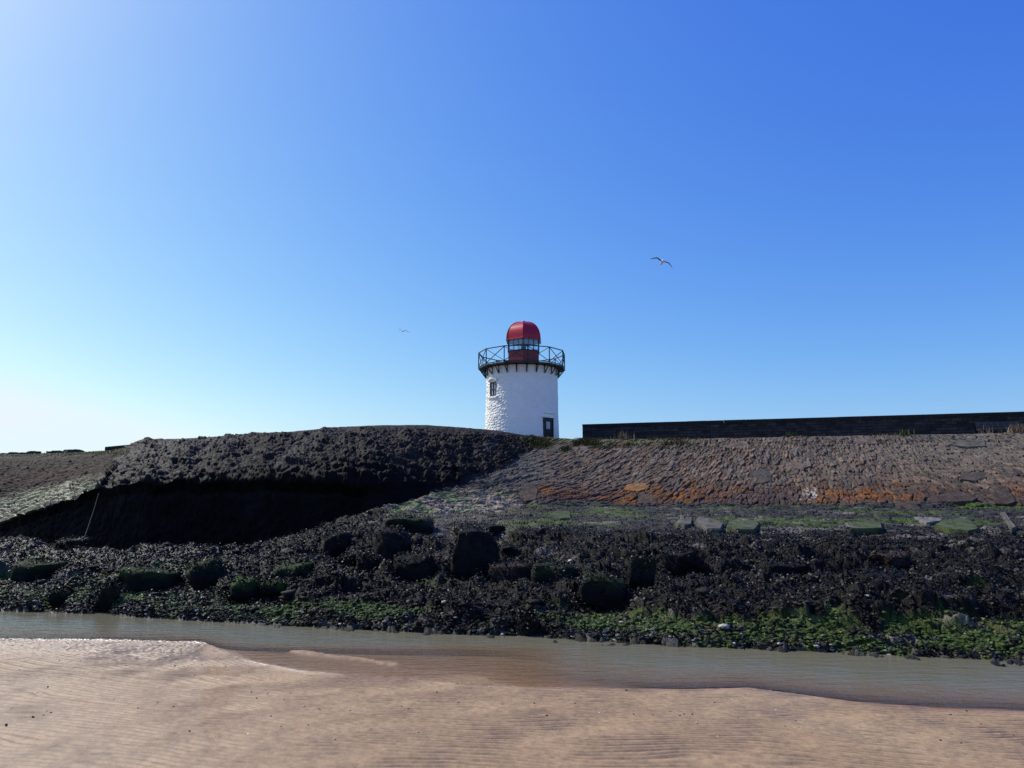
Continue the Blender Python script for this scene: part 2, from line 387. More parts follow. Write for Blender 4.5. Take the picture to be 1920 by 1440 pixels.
base = base * (.72 + .56 * C1)[..., None]
greyright = sstep(1350, 1800, U) * sstep(905, 850, Vv) + sstep(1090, 1000, U) * .6
base = mixc(base, (.150, .135, .115), np.clip(greyright, 0, 1) * .65)
base = mixc(base, (.13, .125, .095), sstep(.25, .5, patch) * .25)
base = mixc(base, (.075, .05, .045), sstep(895, 935, Vv + patch * 12) * .75)
lich = np.exp(-((Vv + edge_n * 8 - 926) / 17) ** 2) * sstep(985, 1010, U)
lp = fbm(S * .55 + 9, T * .7, 3, 91)
wl = np.interp(U, [1000, 1240, 1300, 1380, 1400, 1480, 1500, 1560, 1700, 1740, 1890, 1900, 2000], [.75, .7, .85, .5, .7, .7, .25, .65, .65, .1, .1, .6, .6])
lm = (C2 < np.clip(lich * (wl * .85 + lp * 1.5), 0, .95)) & ~isflat
base = mixc(base, (.27, .098, .016), lm * (.35 + .65 * C3) * (.25 + .75 * sstep(-.15, .25, fbm(S * 6, T * 5, 3, 93))))
ws = ((((U - 1518) / 17) ** 2 + ((Vv - 929) / 15) ** 2) < 1 + fbm(S * 3, T * 3, 2, 19)) & (fbm(S * 9, T * 9, 3, 17) > .08)
base = mixc(base, (.42, .41, .37), ws * .85)
gb = fbm(S * .45, T * .9, 4, 71)
flatc = np.array([.045, .047, .045]) * (.6 + .9 * cidb)[..., None]
flatc = mixc(flatc, (.07, .115, .025), sstep(.02, .3, gb + .35 * np.exp(-((Vv - 962) / 12) ** 2)) * (.4 + .6 * (C2 > .3)))
base = base * .86
base = np.where(isflat[..., None], flatc, base)
re_c = mixc(np.array([.24, .195, .15]) * (.4 + 1.1 * C1)[..., None], (.17, .22, .085), sstep(-.15, .4, fbm(S * 1.4, T * 1.8, 4, 77)) * .8)
base = mixc(base, re_c, sstep(900, 940, Vv + 10 * edge_n) * sstep(1010, 940, U + 20 * edge_n))
base = mixc(base, (.07, .08, .075), sstep(890, 920, U) * sstep(1030, 990, U) * sstep(925, 905, Vv) * .5)
base = base * (.25 + .75 * sstep(.01, .09, E))[..., None]  # joint shade painted into the colour, darker towards the stone edges
moss = sstep(838, 826, Vv + 7 * edge_n) * np.exp(-((U - 1120) / 150) ** 2)
base = mixc(base, (.13, .13, .05), np.clip(moss * 1.2, 0, 1) * .8)
# ---- stratified slabs at the left
ds = .11 * sstep(0, .14, edc) + (cidc - .5) * .12 + oyc * .14 + .04 * fbm(S * 4, T * 6, 4, 33) + .14 * fbm(S * .5, T * .5, 3, 57)
sc = np.array([.034, .027, .022]) * (.6 + .8 * cidc)[..., None]
sc = mixc(sc, (.052, .027, .021), np.exp(-((Vv - (905 - .08 * U) + 8 * edge_n) / 14) ** 2) * sstep(260, 120, U) * .7)
pg = sstep(925, 950, Vv + (U) * .18 + 10 * edge_n)
sc = mixc(sc, (.125, .135, .068), pg * (.15 + .85 * (cidc > .45)))
sc = sc * (.35 + .65 * sstep(.02, .12, edc))[..., None]
sc = mixc(sc, (.08, .085, .04), sstep(862, 852, Vv + 3 * edge_n) * .8)
# ---- rough mound
b1 = np.abs(fbm(S * 1.9, T * 1.9, 3, 81, z=Zg * 1.9)); b2 = fbm(S * 3.4, T * 3.4, 3, 83, .55, z=Zg * 3.4); g1, eg, gid, gx, gy = voro(S / .36, T / .32, 88, .9, 2.0)
b3 = fbm(S * 11, T * 11, 3, 87, .6); b4 = 1 - 2 * np.abs(fbm(S * 1.5 + .5 * b2, T * 2.2 + .4 * b2, 4, 86, .55))
dmo = .26 * fbm(S * .5, T * .5, 3, 85) + .34 * fbm(S * .9 + .3 * T, T * .28, 3, 89) - .20 * b4 + .15 * b2 + .05 * b3 + .05 * (sstep(0, .4, eg) - .5) + (gid - .5) * .05 + .15
dmo = .72 * dmo; dmo = np.where(recess, .5 * dmo, dmo)
mc = np.array([.019, .016, .0145]) * (.8 + .4 * gid)[..., None]
stre = fbm(S * .8, T * .15 + 9, 3, 95); mc = mixc(mc, (.055, .052, .052), sstep(.22, .5, stre) * .5)
mc = mixc(mc, (.040, .033, .027), sstep(.0, .4, fbm(S * 1.3, T * 1.3, 3, 96)) * .5)
mcr = mixc(mc, (.0025, .0025, .0022), sstep(.05, .35, rec)[None] * np.clip((5 - Tg) * 8 - 8, .8, 1) * (.8 + .2 * sstep(-.4, .2, fbm(S * 1.2, T * .6, 3, 97))))     # dark rock face, recess shade painted in as near black
below = (U < 900) * sstep(862, 900, Vv + edge_n * 26)  # shade painted into the mound colour, deepening down to the hollow's lip
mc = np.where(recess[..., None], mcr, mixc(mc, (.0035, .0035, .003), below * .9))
# ---- weedy shelf
r1 = fbm(S * .33, Q * .6, 4, 101); r2 = 1 - 2 * np.abs(fbm(S * .9, Q * 1.5, 3, 103)); r3 = fbm(S * 3.2, Q * 4.2, 3, 105, .6)
h1, eh, hid, hx, hy = voro(S / .30 + .3 * r3, Q / .30, 107, .9, 2.0); k1, ek, kid, kx, ky = voro(S / .11, Q / .12, 109, .95, 2.0)
tw = (Tg - 1)
fadeW = sstep(-.02, .12, tw)
dsh = .28 * r1 * fadeW + .12 * r2 * fadeW + .09 * r3 + .05 * (sstep(0, .3, eh) - .5) + (hid - .5) * .10 + .035 * (kid - .5) + .02 * sstep(0, .4, ek)
led = (Q * .42 + r1 * 1.6); dsh += fadeW * .30 * (sstep(.0, .55, led - np.floor(led)) - (led - np.floor(led)))
w0 = np.array([.0075, .0062, .0046]) * (.5 + 1.0 * kid)[..., None]
gn = fbm(S * .42 + 4, Q * .9, 4, 121); gn2 = fbm(S * 1.7, Q * 3.0, 3, 123)
dW = np.interp(U.ravel(), TAB[:, 0], TAB[:, 1]).reshape(U.shape) - Vv   # image rows above the waterline
gband = np.exp(-((dW - 24) / 22) ** 2) * np.interp(U, [-400, 600, 700, 1000, 1080, 1180, 2300], [1.12, 1.12, .95, .55, .5, 1.05, 1.05]) + .75 * np.exp(-((dW - 62) / 30) ** 2) * np.interp(U, [-400, 650, 800, 1450, 1600, 2300], [.7, .5, .1, .1, .8, .5])
lefty = sstep(620, 300, U)
gm = sstep(.50, .82, gband * .75 + gn * .75 + gn2 * .55 + .16 * lefty + .08)
w0 = mixc(w0, (.085, .082, .068), np.clip(lefty * .55 + .15 * np.exp(-(dW / 14) ** 2), 0, 1) * (hid > .5))  # pale stones; grey light on the left shelf is painted into the tint
w0 = mixc(w0, np.array([.054, .078, .013]), gm * (.3 + .7 * (kid > .3)))
w0 = mixc(w0, (.12, .14, .05), gm * (C2 > .8) * .6)
dP = Vv - np.interp(U.ravel(), TAB[:, 0], TAB[:, 2]).reshape(U.shape)    # rows below the top of the shelf
gtop = np.exp(-((dP - 19) / 25) ** 4) * sstep(690, 760, U)
w0 = mixc(w0, np.array([.036, .036, .033]) * (.4 + 1.2 * cidb)[..., None], np.clip(gtop * 1.3, 0, 1) * .8 * (.4 + .6 * (cidb > .3)))
w0 = mixc(w0, (.055, .09, .018), gtop * sstep(.02, .3, gb + .25 * gn2) * .8 * (cidb > .2))
w0 = mixc(w0, (.16, .14, .115), gtop * sstep(1000, 900, U) * (C2 > .4) * .6)
pale = sstep(.42, .55, fbm(S * 1.1, Q * 3.4, 4, 131) + .28 * np.exp(-((dP - 42) / 14) ** 2) * sstep(1150, 1300, U))
w0 = mixc(w0, (.17, .155, .13), pale * .8)
wsh = np.exp(-((dW - 3) / 9) ** 2) * (kid > .55)
w0 = mixc(w0, (.16, .155, .13), wsh * .7)
gflat = np.exp(-((dP - 22) / 42) ** 4) * sstep(1000, 1150, U)
dsh = dsh - np.maximum(dsh - .04, 0) * .6 * np.clip(gm, 0, 1)
dsh = lerp(dsh, np.minimum(dsh * .25, .02) - .06 * (dP > 36), gflat)
dsh = dsh * (1 - .85 * np.clip(gtop, 0, 1)) + np.clip(gtop, 0, 1) * (.08 * sstep(0, .3, edb) + (cidb - .5) * .1)
q1_, qe_, qi_, qx_, qy_ = voro(S / .95 + .25 * r1, Q / .8 + .2 * r3, 111, .85, 3.0)
blk = sstep(28, 50, (Vv - np.interp(U.ravel(), TAB[:, 0], TAB[:, 2]).reshape(U.shape))) * sstep(25, 50, dW)
q2_ = hsh(np.floor(qi_ * 9973), np.zeros_like(qi_)); q3_ = hsh(np.floor(qi_ * 7919), np.ones_like(qi_))
dsh += blk * ((qi_ - .5) * .09 + qx_ * (q2_ - .5) * .18 + qy_ * (q3_ - .6) * .14)
for (u0, u1, vt, vb, *_r) in BOUL:
    mk = np.exp(-((U - (u0 + u1) / 2) / ((u1 - u0) * .62)) ** 4 - ((Vv - vb) / 13) ** 4) * shelf
    dsh = dsh - mk * (dsh + .12)
# ---- combine
disp = np.where(shelf | (face_lo & ~masonry), dsh, disp); tint = np.where((shelf | (face_lo & ~masonry))[..., None], w0, tint)
disp = np.where(masonry, dm, disp); tint = np.where(masonry[..., None], base, tint)
disp = np.where(slabslope, ds, disp); tint = np.where(slabslope[..., None], sc, tint)
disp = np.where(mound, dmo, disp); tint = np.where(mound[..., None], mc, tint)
dk = .03 * fbm(S * 3, T * 3, 3, 141) ; disp = np.where(deck, dk - 0.02, disp); tint = np.where(deck[..., None], np.array([.14, .13, .11]), tint)
mdk = deck & (U < 1000) & (Tg < 5.4); tint = np.where(mdk[..., None], mc * 0 + .05, tint)
# blend the displacement across zone borders by a small blur along rows
def blur(a, n, ax):
    k = np.hanning(n + 2)[1:-1]; k /= k.sum(); return np.apply_along_axis(lambda r: np.convolve(np.pad(r, n // 2, mode='edge'), k, 'valid'), ax, a)
wet = np.where(shelf, .3 + .35 * lefty, 0) + np.where(slabslope, .1 + .45 * pg, 0) + np.where(mound & ~recess, .12 * sstep(520, 240, U) + .05, 0)
crestf = 1 - .85 * np.exp(-((Tg - 5) / .16) ** 2)
disp = disp * crestf
Pg = np.stack([Xg, Yg, Zg], -1) + N * disp[..., None]
Vt = Pg.reshape(-1, 3); FC = grid_faces(NR, NC)
attrs = {'tint': np.clip(tint.reshape(-1, 3), 0, 1), 'wet': np.clip(wet.ravel(), 0, 1)}
fr = FC[:, 0]
def zone(m): return m.ravel()[fr]
bw = empty('breakwater', (0, 34, 0), 'long stone breakwater of pitched stones with a rough dark rubble mound, behind the weedy foreshore', 'breakwater')
def place(name, m, mat, parent=None, kind=None, label=None):
    v, f, a = submesh(Vt, FC, m, attrs)
    if parent: v = v - np.array(parent.location)
    o = link(name, np_mesh(name, v, f, True, a), mat, parent); tag(o, label, None, None, kind); return o
place('rocky_foreshore', zone(shelf | (face_lo & ~masonry)), M['shelf'], kind='structure')
place('masonry_face', zone(masonry), M['masonry'], bw, label='pitched stone face with a band of orange lichen')
place('slab_slope', zone(slabslope), M['masonry'], bw, label='slanting flat slabs, grey and pale green')
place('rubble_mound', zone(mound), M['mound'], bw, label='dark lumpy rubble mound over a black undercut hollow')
place('walkway', zone(deck), M['masonry'], kind='structure')
Uf = U.ravel(); Vf = Vv.ravel(); flatN = N.reshape(-1, 3)
def surf_at(u, v, zmask=None):
    d = (Uf - u) ** 2 + (Vf - v) ** 2
    if zmask is not None: d = np.where(zmask.ravel(), d, 1e9)
    i = int(np.argmin(d)); return Vector(Vt[i]), Vector(flatN[i]), i

# ------------------------------------------------------------------ sand, water
near_u = [-600, 0, 200, 380, 430, 480, 560, 700, 900, 1000, 1300, 1400, 1600, 1760, 1920, 2500]
near_v = [1196, 1198, 1200, 1204, 1226, 1241, 1256, 1270, 1285, 1290, 1293, 1290, 1317, 1330, 1336, 1352]
asd = np.linspace(-1.0, 1.0, 1150); us = 960 + asd * 1.045 * F
YN = np.array([ground_y(v) for v in np.interp(us, near_u, near_v)]); YN = np.convolve(np.pad(YN, 8, mode='edge'), np.hanning(19)[1:-1] / np.hanning(19).sum(), 'valid')
YWs = np.interp(asd, acol, YW)
ry = []
for k in range(720): ry.append(2.2 + (YN * 1.0 - 2.2) * (k / 720) ** .75)
for k in range(100): ry.append(YN + (YWs + 2.5 - YN) * k / 99)
RY = np.array(ry); RX = RY * asd[None]; nrr = len(RY)
inw = (RY - YN) / np.maximum(YWs - YN, .5)
shore = [(pt(u_, v_, ground_y(v_)).x, ground_y(v_)) for u_, v_ in zip(near_u, near_v)]
sdist = np.full(RX.shape, 1e9)
for (ax_, ay_), (bx_, by_) in zip(shore[:-1], shore[1:]):
    L2 = (bx_ - ax_) ** 2 + (by_ - ay_) ** 2; tt = np.clip(((RX - ax_) * (bx_ - ax_) + (RY - ay_) * (by_ - ay_)) / L2, 0, 1)
    sdist = np.minimum(sdist, np.hypot(RX - ax_ - tt * (bx_ - ax_), RY - ay_ - tt * (by_ - ay_)))
zs = np.where(inw < 0, .7 * (1 - np.exp(-sdist * .12 / .7)), -.42 * np.sin(np.clip(inw, 0, 1) * math.pi * .62) ** 1.2)
zs += np.where(inw < 0, .02, .03) * fbm(RX * .5, RY * .8, 4, 201) * sstep(0, .5, np.abs(RY - YN))
# low bar of sand breaking the surface
bu, bv = project(RX, RY, np.zeros_like(RX))
def bar(pts, wid, hh):
    d = np.full(RX.shape, 1e9)
    for (a, b) in zip(pts[:-1], pts[1:]):
        ax_, ay_ = a; bx_, by_ = b; L2 = (bx_ - ax_) ** 2 + (by_ - ay_) ** 2
        tt = np.clip(((RX - ax_) * (bx_ - ax_) + (RY - ay_) * (by_ - ay_)) / L2, 0, 1)
        d = np.minimum(d, np.hypot(RX - ax_ - tt * (bx_ - ax_), RY - ay_ - tt * (by_ - ay_)))
    return hh * np.exp(-(d / wid) ** 2)
def gp(u, v): p = pt(u, v, ground_y(v)); return (p.x, p.y)
rf = 1 + .5 * fbm(RX * 2.2, RY * 2.2, 3, 207)
w_ = inw > -.02
zs = np.where(w_, np.maximum(zs, -.16 * sstep(1080, 860, bu) * sstep(330, 380, bu) - .42 * (1 - sstep(1080, 860, bu) * sstep(330, 380, bu))), zs) if False else zs
shal = sstep(1250, 900, bu) * sstep(300, 420, bu) * sstep(1200, 1222, bv) * (inw > 0)
zs = zs * (1 - .80 * shal)
zs += (inw > -.1) * bar([gp(552, 1220), gp(600, 1228), gp(680, 1236), gp(740, 1246)], .10, .045) * (rf + .5 * fbm(RX * 9, RY * 12, 2, 233)) + (inw > -.1) * bar([gp(480, 1214), gp(600, 1226), gp(740, 1244), gp(900, 1262)], .5, .018)
zs = np.where(inw < -.02, np.maximum(zs, .004), zs)
# current ripples on the sand, real relief
wxx = fbm(RX * .45, RY * .45, 3, 211); wyy = fbm(RX * 1.6, RY * 1.6, 2, 213)
ph = (RY * 1.0 + .22 * RX + wxx * .42 + wyy * .085) * 2 * math.pi / .10
rip = np.sin(ph + .6 * np.sin(ph * .5 + wyy * 3)) ; rip = np.sign(rip) * np.abs(rip) ** .8
amp = .011 + .004 * sstep(.5, -.3, np.abs(bv - 1300) / 60) + .008 * sstep(620, 200, bu) * sstep(1330, 1215, bv)
amp = amp * (.9 + .3 * sstep(-.3, .4, fbm(RX * .6 + 5, RY * .6, 3, 215)))
lump = fbm(RX * 16, RY * 26, 3, 217) * sstep(700, 300, bu) * sstep(1300, 1215, bv) * .018
zs = zs + (inw < .04) * (rip * amp * 1.0 + lump) * sstep(0, .25, YN - RY + .15)
# colour
sandc = np.array([.305, .210, .126]) * np.ones(RX.shape + (3,))
sandc = mixc(sandc, (.24, .15, .09), sstep(.35, 0, (YN - RY)) * .8)
sandc = mixc(sandc, (.335, .245, .155), sstep(.1, .5, fbm(RX * .35, RY * .35, 3, 219)) * .5)
sandc = mixc(sandc, (.19, .14, .12), sstep(700, 350, bu) * sstep(1285, 1225, bv) * (.4 + .4 * fbm(RX * 3, RY * 5, 3, 221)))
sandc = mixc(sandc, (.215, .130, .062), (inw > 0) * 1.0); sandc = mixc(sandc, (.25, .175, .105), (inw > 0) * sstep(-.004, .008, zs))
sw = sstep(.5, 0, YN - RY) * .35 * (inw < 0) + .15 * sstep(800, 300, bu) + .18 * sstep(620, 250, bu) * sstep(1310, 1220, bv)
sv = np.stack([RX, RY, zs], -1).reshape(-1, 3)
M['sand'] = mat_tint('wet_sand', .62, .45, 60, .35, .006, .12)
so = link('sand', np_mesh('sand', sv, grid_faces(nrr, len(asd)), True, {'tint': np.clip(sandc.reshape(-1, 3), 0, 1), 'wet': np.clip(sw.ravel(), 0, 1)}), M['sand']); so['kind'] = 'structure'
# ground carried on in all directions under and round the built strip
M['sandfar'] = plain('beach_sand', (.34, .26, .2), .7, ns=.5, bs=.3, bd=.02)
bm = bmesh.new()
for q in ([(-400, -400), (400, -400), (400, 2.4), (-400, 2.4)],):
    bm.faces.new([bm.verts.new((x, y, .58 if y < 0 else .56)) for x, y in q])
for sx in (-1, 1):
    vs = [bm.verts.new(p) for p in ((sx * 2.4, 2.4, .56), (sx * 400, 2.4, .56), (sx * 400, 14, -.05), (sx * 17, 14.0, -.1))]
    bm.faces.new(vs if sx > 0 else vs[::-1])
o = from_bm('beach', bm, M['sandfar']); o['kind'] = 'structure'

dep = -zs
wrow = (np.arange(nrr) >= 690)
WXm = RX[wrow]; WYm = RY[wrow]; wd = dep[wrow]
t = NT('estuary_water'); c = t.coord(scale=(1, 1.7, 1), rot=(0, 0, R(16))); c2 = t.coord(scale=(.6, 2.4, 1), rot=(0, 0, R(-12)))
n1 = t.noise(c, 7, 3, .6); n2 = t.noise(c2, 3.2, 3, .5); hh = t.math('ADD', t.math('MULTIPLY', n1, .5), n2)
d = t.attr('depth'); fac = t.ramp(d.outputs['Fac'], [(0, (0, 0, 0)), (.02, (.25,) * 3), (.12, (.60,) * 3), (.3, (.95,) * 3)])
colr = t.ramp(d.outputs['Fac'], [(0, (.24, .145, .065)), (.13, (.21, .145, .078)), (.32, (.135, .125, .082))])
t.l(colr, t.b.inputs['Base Color']); setb(t.b, rough=.09, spec=.35); t.b.inputs['IOR'].default_value = 1.18
t.bump(hh, .34, .05)
tr = t.n('BsdfTransparent'); gl = t.n('BsdfGlossy'); gl.inputs['Roughness'].default_value = .08; fr_ = t.n('Fresnel'); fr_.inputs['IOR'].default_value = 1.18
bn = [x for x in t.t.nodes if x.type == 'BUMP'][0]; t.l(bn.outputs[0], gl.inputs['Normal']); t.l(bn.outputs[0], fr_.inputs['Normal'])
m1 = t.n('MixShader'); t.l(fr_.outputs[0], m1.inputs[0]); t.l(tr.outputs[0], m1.inputs[1]); t.l(gl.outputs[0], m1.inputs[2])
m2 = t.n('MixShader'); t.l(fac, m2.inputs[0]); t.l(m1.outputs[0], m2.inputs[1]); t.l(t.b.outputs[0], m2.inputs[2]); t.l(m2.outputs[0], t.o.inputs[0])
M['water'] = t.m
wv = np.stack([WXm, WYm, np.zeros_like(WXm)], -1).reshape(-1, 3)
wo_ = link('water', np_mesh('water', wv, grid_faces(*WXm.shape), True, {'depth': np.clip(wd.ravel(), 0, 1)}), M['water']); wo_['kind'] = 'structure'
M['sea'] = plain('open_sea', (.05, .08, .09), .15, ns=.2, bs=.3, bd=.3)
bm = bmesh.new(); bm.faces.new([bm.verts.new((x, y, -.62)) for x, y in ((-3000, -3000), (3000, -3000), (3000, 3000), (-3000, 3000))])
o = from_bm('sea', bm, M['sea']); o['kind'] = 'structure'

# ------------------------------------------------------------------ mesh primitives
def bx(bm, c, s, rot=None, bev=0):
    m = Matrix.Translation(c) @ (rot.to_4x4() if rot else Matrix()) @ Matrix.Diagonal((*s, 1))
    r = bmesh.ops.create_cube(bm, size=1, matrix=m); return r
def bar3(bm, a, b, w, h=None, up=Vector((0, 0, 1))):
    a, b = Vector(a), Vector(b); h = h or w; d = b - a; L = d.length; d.normalize()
    x = d.cross(up); x = Vector((1, 0, 0)) if x.length < 1e-4 else x.normalized(); z = x.cross(d)
    rot = Matrix((x, d, z)).transposed()
    bx(bm, (a + b) / 2, (w, L, h), rot)
def ico(sub=2):
    bm = bmesh.new(); bmesh.ops.create_icosphere(bm, subdivisions=sub, radius=1)
    v = np.array([x.co[:] for x in bm.verts]); f = np.array([[y.index for y in x.verts] for x in bm.faces]); bm.free(); return v, f

# ------------------------------------------------------------------ lighthouse
LC = pt(979, 900, 46.0); LX, LY = LC.x, 46.0; LB = DECK
def lz(v, y=46.0): return zat(v, y)
ZFLOOR = lz(677.5, 43.4); ZRAIL = lz(647.5, 43.35)
lh = empty('lighthouse', (LX, LY, LB), 'squat white round lighthouse with a red domed lantern and black railed gallery', 'lighthouse')
def loc(az, r, z): return Vector((math.sin(R(az)) * r, -math.cos(R(az)) * r, z - LB))      # az 0 faces the beach, + to the right
# tower with rubble relief; openings for the window and the door
WA, DA = -53.0, 43.5
ZWc = lz(729.5, 44.6); wH, wW = .86, .62; ZD = lz(784.5, 44.4); dW_, dH = .84, ZD - LB
na, nz = 560, 260; th = np.linspace(-180, 180, na, endpoint=False); zz = np.linspace(LB - .3, ZFLOOR - .10, nz)
A, Z = np.meshgrid(np.radians(th), zz)
r0 = lerp(2.33, 2.22, (Z - LB) / (ZFLOOR - LB))
f1, e1, i1, o1, o2 = voro(A * 2.3 / .30 + .4 * fbm(A * 3, Z, 2, 5), Z / .17, 31, .8, 2.4)
i1 = np.where(np.abs(A) > math.pi * .985, .5, i1)
smo = .25 + .75 * sstep(math.radians(-12), math.radians(-34), A)
rr = r0 + smo * .8 * (.040 * sstep(0, .3, e1) - .03 + (i1 - .5) * .035 + .012 * fbm(A * 9, Z * 4, 3, 37)) + .02 * fbm(A * 2, Z * .8, 2, 39)
X = np.sin(A) * rr; Yv = -np.cos(A) * rr
tv = np.stack([X, Yv, Z - LB], -1).reshape(-1, 3); idx = np.arange(na * nz).reshape(nz, na); nx = np.roll(idx, -1, 1)
tf = np.stack([idx[:-1], nx[:-1], nx[1:], idx[1:]], -1).reshape(-1, 4)
Ad = np.degrees(A).ravel()[tf[:, 0]]; Zd = Z.ravel()[tf[:, 0]]
hw = lambda w: math.degrees(w / 2 / 2.3)
hole = ((np.abs(Ad - WA) < hw(wW)) & (np.abs(Zd - ZWc) < wH / 2)) | ((np.abs(Ad - DA) < hw(dW_)) & (Zd < ZD))
link('tower', np_mesh('tower', tv, tf[~hole], True), M['white'], lh)
def frame_basis(az):
    o = Vector((math.sin(R(az)), -math.cos(R(az)), 0)); x = Vector((math.cos(R(az)), math.sin(R(az)), 0)); return o, x
def panel(bm, az, r, x0, x1, z0, z1, th_):
    o, x = frame_basis(az); rot = Matrix((x, o, Vector((0, 0, 1)))).transposed()
    c = o * (r - th_ / 2) + x * ((x0 + x1) / 2) + Vector((0, 0, (z0 + z1) / 2 - LB)); bx(bm, c, (x1 - x0, th_, z1 - z0), rot)
# window
rw = 2.25
bm = bmesh.new(); fw = .06
panel(bm, WA, rw, -wW / 2 - .02, -wW / 2 + fw, ZWc - wH / 2, ZWc + wH / 2, .12); panel(bm, WA, rw, wW / 2 - fw, wW / 2 + .02, ZWc - wH / 2, ZWc + wH / 2, .12)
panel(bm, WA, rw - .002, -wW / 2 + fw, wW / 2 - fw, ZWc + wH / 2 - fw, ZWc + wH / 2 + .02, .12); panel(bm, WA, rw - .002, -wW / 2 + fw, wW / 2 - fw, ZWc - wH / 2 - .02, ZWc - wH / 2 + fw, .12)
panel(bm, WA, rw - .015, -.02, .02, ZWc - wH / 2 + fw, ZWc + wH / 2 - fw, .05)
panel(bm, WA, rw - .02, -wW / 2 + fw, wW / 2 - fw, ZWc - .018, ZWc + .018, .04)
wf = from_bm('window', bm, M['black'], lh)
bm = bmesh.new(); panel(bm, WA, rw - .06, -wW / 2 + fw - .01, wW / 2 - fw + .01, ZWc - wH / 2 + fw - .01, ZWc + wH / 2 - fw + .01, .01); from_bm('pane', bm, M['pane'], wf)
bm = bmesh.new(); panel(bm, WA, 2.33, -wW / 2 - .14, wW / 2 + .14, ZWc - wH / 2 - .12, ZWc - wH / 2 - .02, .2); from_bm('window_sill', bm, M['white'], lh); bm = bmesh.new()
for k in range(7):
    a0 = -60 + 20 * k
    xx = math.sin(R(a0)) * .44; zc = ZWc + wH / 2 + .08 + (math.cos(R(a0)) - .5) * .22
    panel(bm, WA, 2.335 - .004 * (k % 2), xx - .075, xx + .075, zc, zc + .16, .16)
bmesh.ops.bevel(bm, geom=bm.edges, offset=.015, segments=1, affect='EDGES'); from_bm('window_arch', bm, M['white'], lh)
# door
bm = bmesh.new(); panel(bm, DA, 2.26, -dW_ / 2 + .05, dW_ / 2 - .05, LB, ZD - .05, .06)
for k in range(5): panel(bm, DA, 2.272, -dW_ / 2 + .07 + k * .146, -dW_ / 2 + .195 + k * .146, LB + .05, ZD - .08, .012)
do = from_bm('door', bm, M['black'], lh)
bm = bmesh.new(); panel(bm, DA, 2.30, -dW_ / 2 - .02, -dW_ / 2 + .055, LB, ZD, .12); panel(bm, DA, 2.30, dW_ / 2 - .055, dW_ / 2 + .02, LB, ZD, .12); panel(bm, DA, 2.302, -dW_ / 2 - .02, dW_ / 2 + .02, ZD - .05, ZD + .03, .12)
from_bm('door_frame', bm, M['black'], lh)
nz0, nz1 = lz(580 + 1243 / 5.54, 44.4), lz(580 + 1170 / 5.54, 44.4)
bm = bmesh.new(); panel(bm, DA, 2.29, -.18, .12, nz0, nz1, .015); nb = from_bm('notice', bm, M['notice'], do)
bm = bmesh.new()
for k in range(7): panel(bm, DA, 2.293, -.14, .08 - .05 * (k % 3), nz1 - .07 - k * .042 - .014, nz1 - .07 - k * .042, .004)
panel(bm, DA, 2.294, -.10, .04, nz0 + .03, nz0 + .07, .004); from_bm('print', bm, M['ink'], nb)
bm = bmesh.new(); panel(bm, DA, 2.35, -dW_ / 2 - .13, dW_ / 2 + .20, ZD + .03, ZD + .12, .14)
bmesh.ops.bevel(bm, geom=bm.edges, offset=.01, segments=1, affect='EDGES'); from_bm('door_lintel', bm, M['white'], lh)
bm = bmesh.new(); panel(bm, DA, 2.36, -.35, .55, ZD + .30, ZD + .34, .1); from_bm('drip_moulding', bm, M['white'], lh)
# gallery
NP = 12; OFF = 6.5; RG = 2.78
bm = bmesh.new(); top = []; bot = []
for k in range(NP):
    a = OFF + 30 * k; top.append(bm.verts.new(loc(a, RG, ZFLOOR))); bot.append(bm.verts.new(loc(a, RG, ZFLOOR - .07)))
bm.faces.new(top[::-1]); bm.faces.new(bot)
for k in range(NP): bm.faces.new((top[k], top[(k + 1) % NP], bot[(k + 1) % NP], bot[k]))
bmesh.ops.recalc_face_normals(bm, faces=bm.faces); from_bm('gallery_floor', bm, M['black'], lh)
for k in range(24):
    a = OFF + 15 * k; bm = bmesh.new(); ro = RG * math.cos(R(15)) - .05 if k % 2 else RG - .10
    bar3(bm, loc(a, 2.30, ZFLOOR - .10), loc(a, 2.30, ZFLOOR - .58), .06, .06)
    bar3(bm, loc(a, 2.33, ZFLOOR - .53), loc(a, ro, ZFLOOR - .12), .045, .045)
    bar3(bm, loc(a, 2.31, ZFLOOR - .125), loc(a, ro, ZFLOOR - .125), .055, .05)
    from_bm('bracket', bm, M['black'], lh)
rl = empty('railing', (0, 0, 0), None, None); rl.parent = lh
for k in range(NP):
    a = OFF + 30 * k; b = a + 30; rp = RG - .04
    bm = bmesh.new(); bar3(bm, loc(a, rp, ZFLOOR - .02), loc(a, rp, ZRAIL), .06, .06); from_bm('post', bm, M['black'], rl)
    bm = bmesh.new(); bar3(bm, loc(a, rp, ZRAIL), loc(b, rp, ZRAIL), .05, .05); from_bm('top_rail', bm, M['black'], rl); bm = bmesh.new(); bar3(bm, loc(a, rp, ZFLOOR + .06), loc(b, rp, ZFLOOR + .06), .045, .045); from_bm('bottom_rail', bm, M['black'], rl)
    bm = bmesh.new(); bar3(bm, loc(a, rp, ZFLOOR + .08), loc(b, rp, ZRAIL - .02), .034, .034); from_bm('cross_brace', bm, M['black'], rl); bm = bmesh.new(); bar3(bm, loc(a, rp + .012, ZRAIL - .02), loc(b, rp + .012, ZFLOOR + .08), .034, .028); from_bm('cross_brace', bm, M['black'], rl)
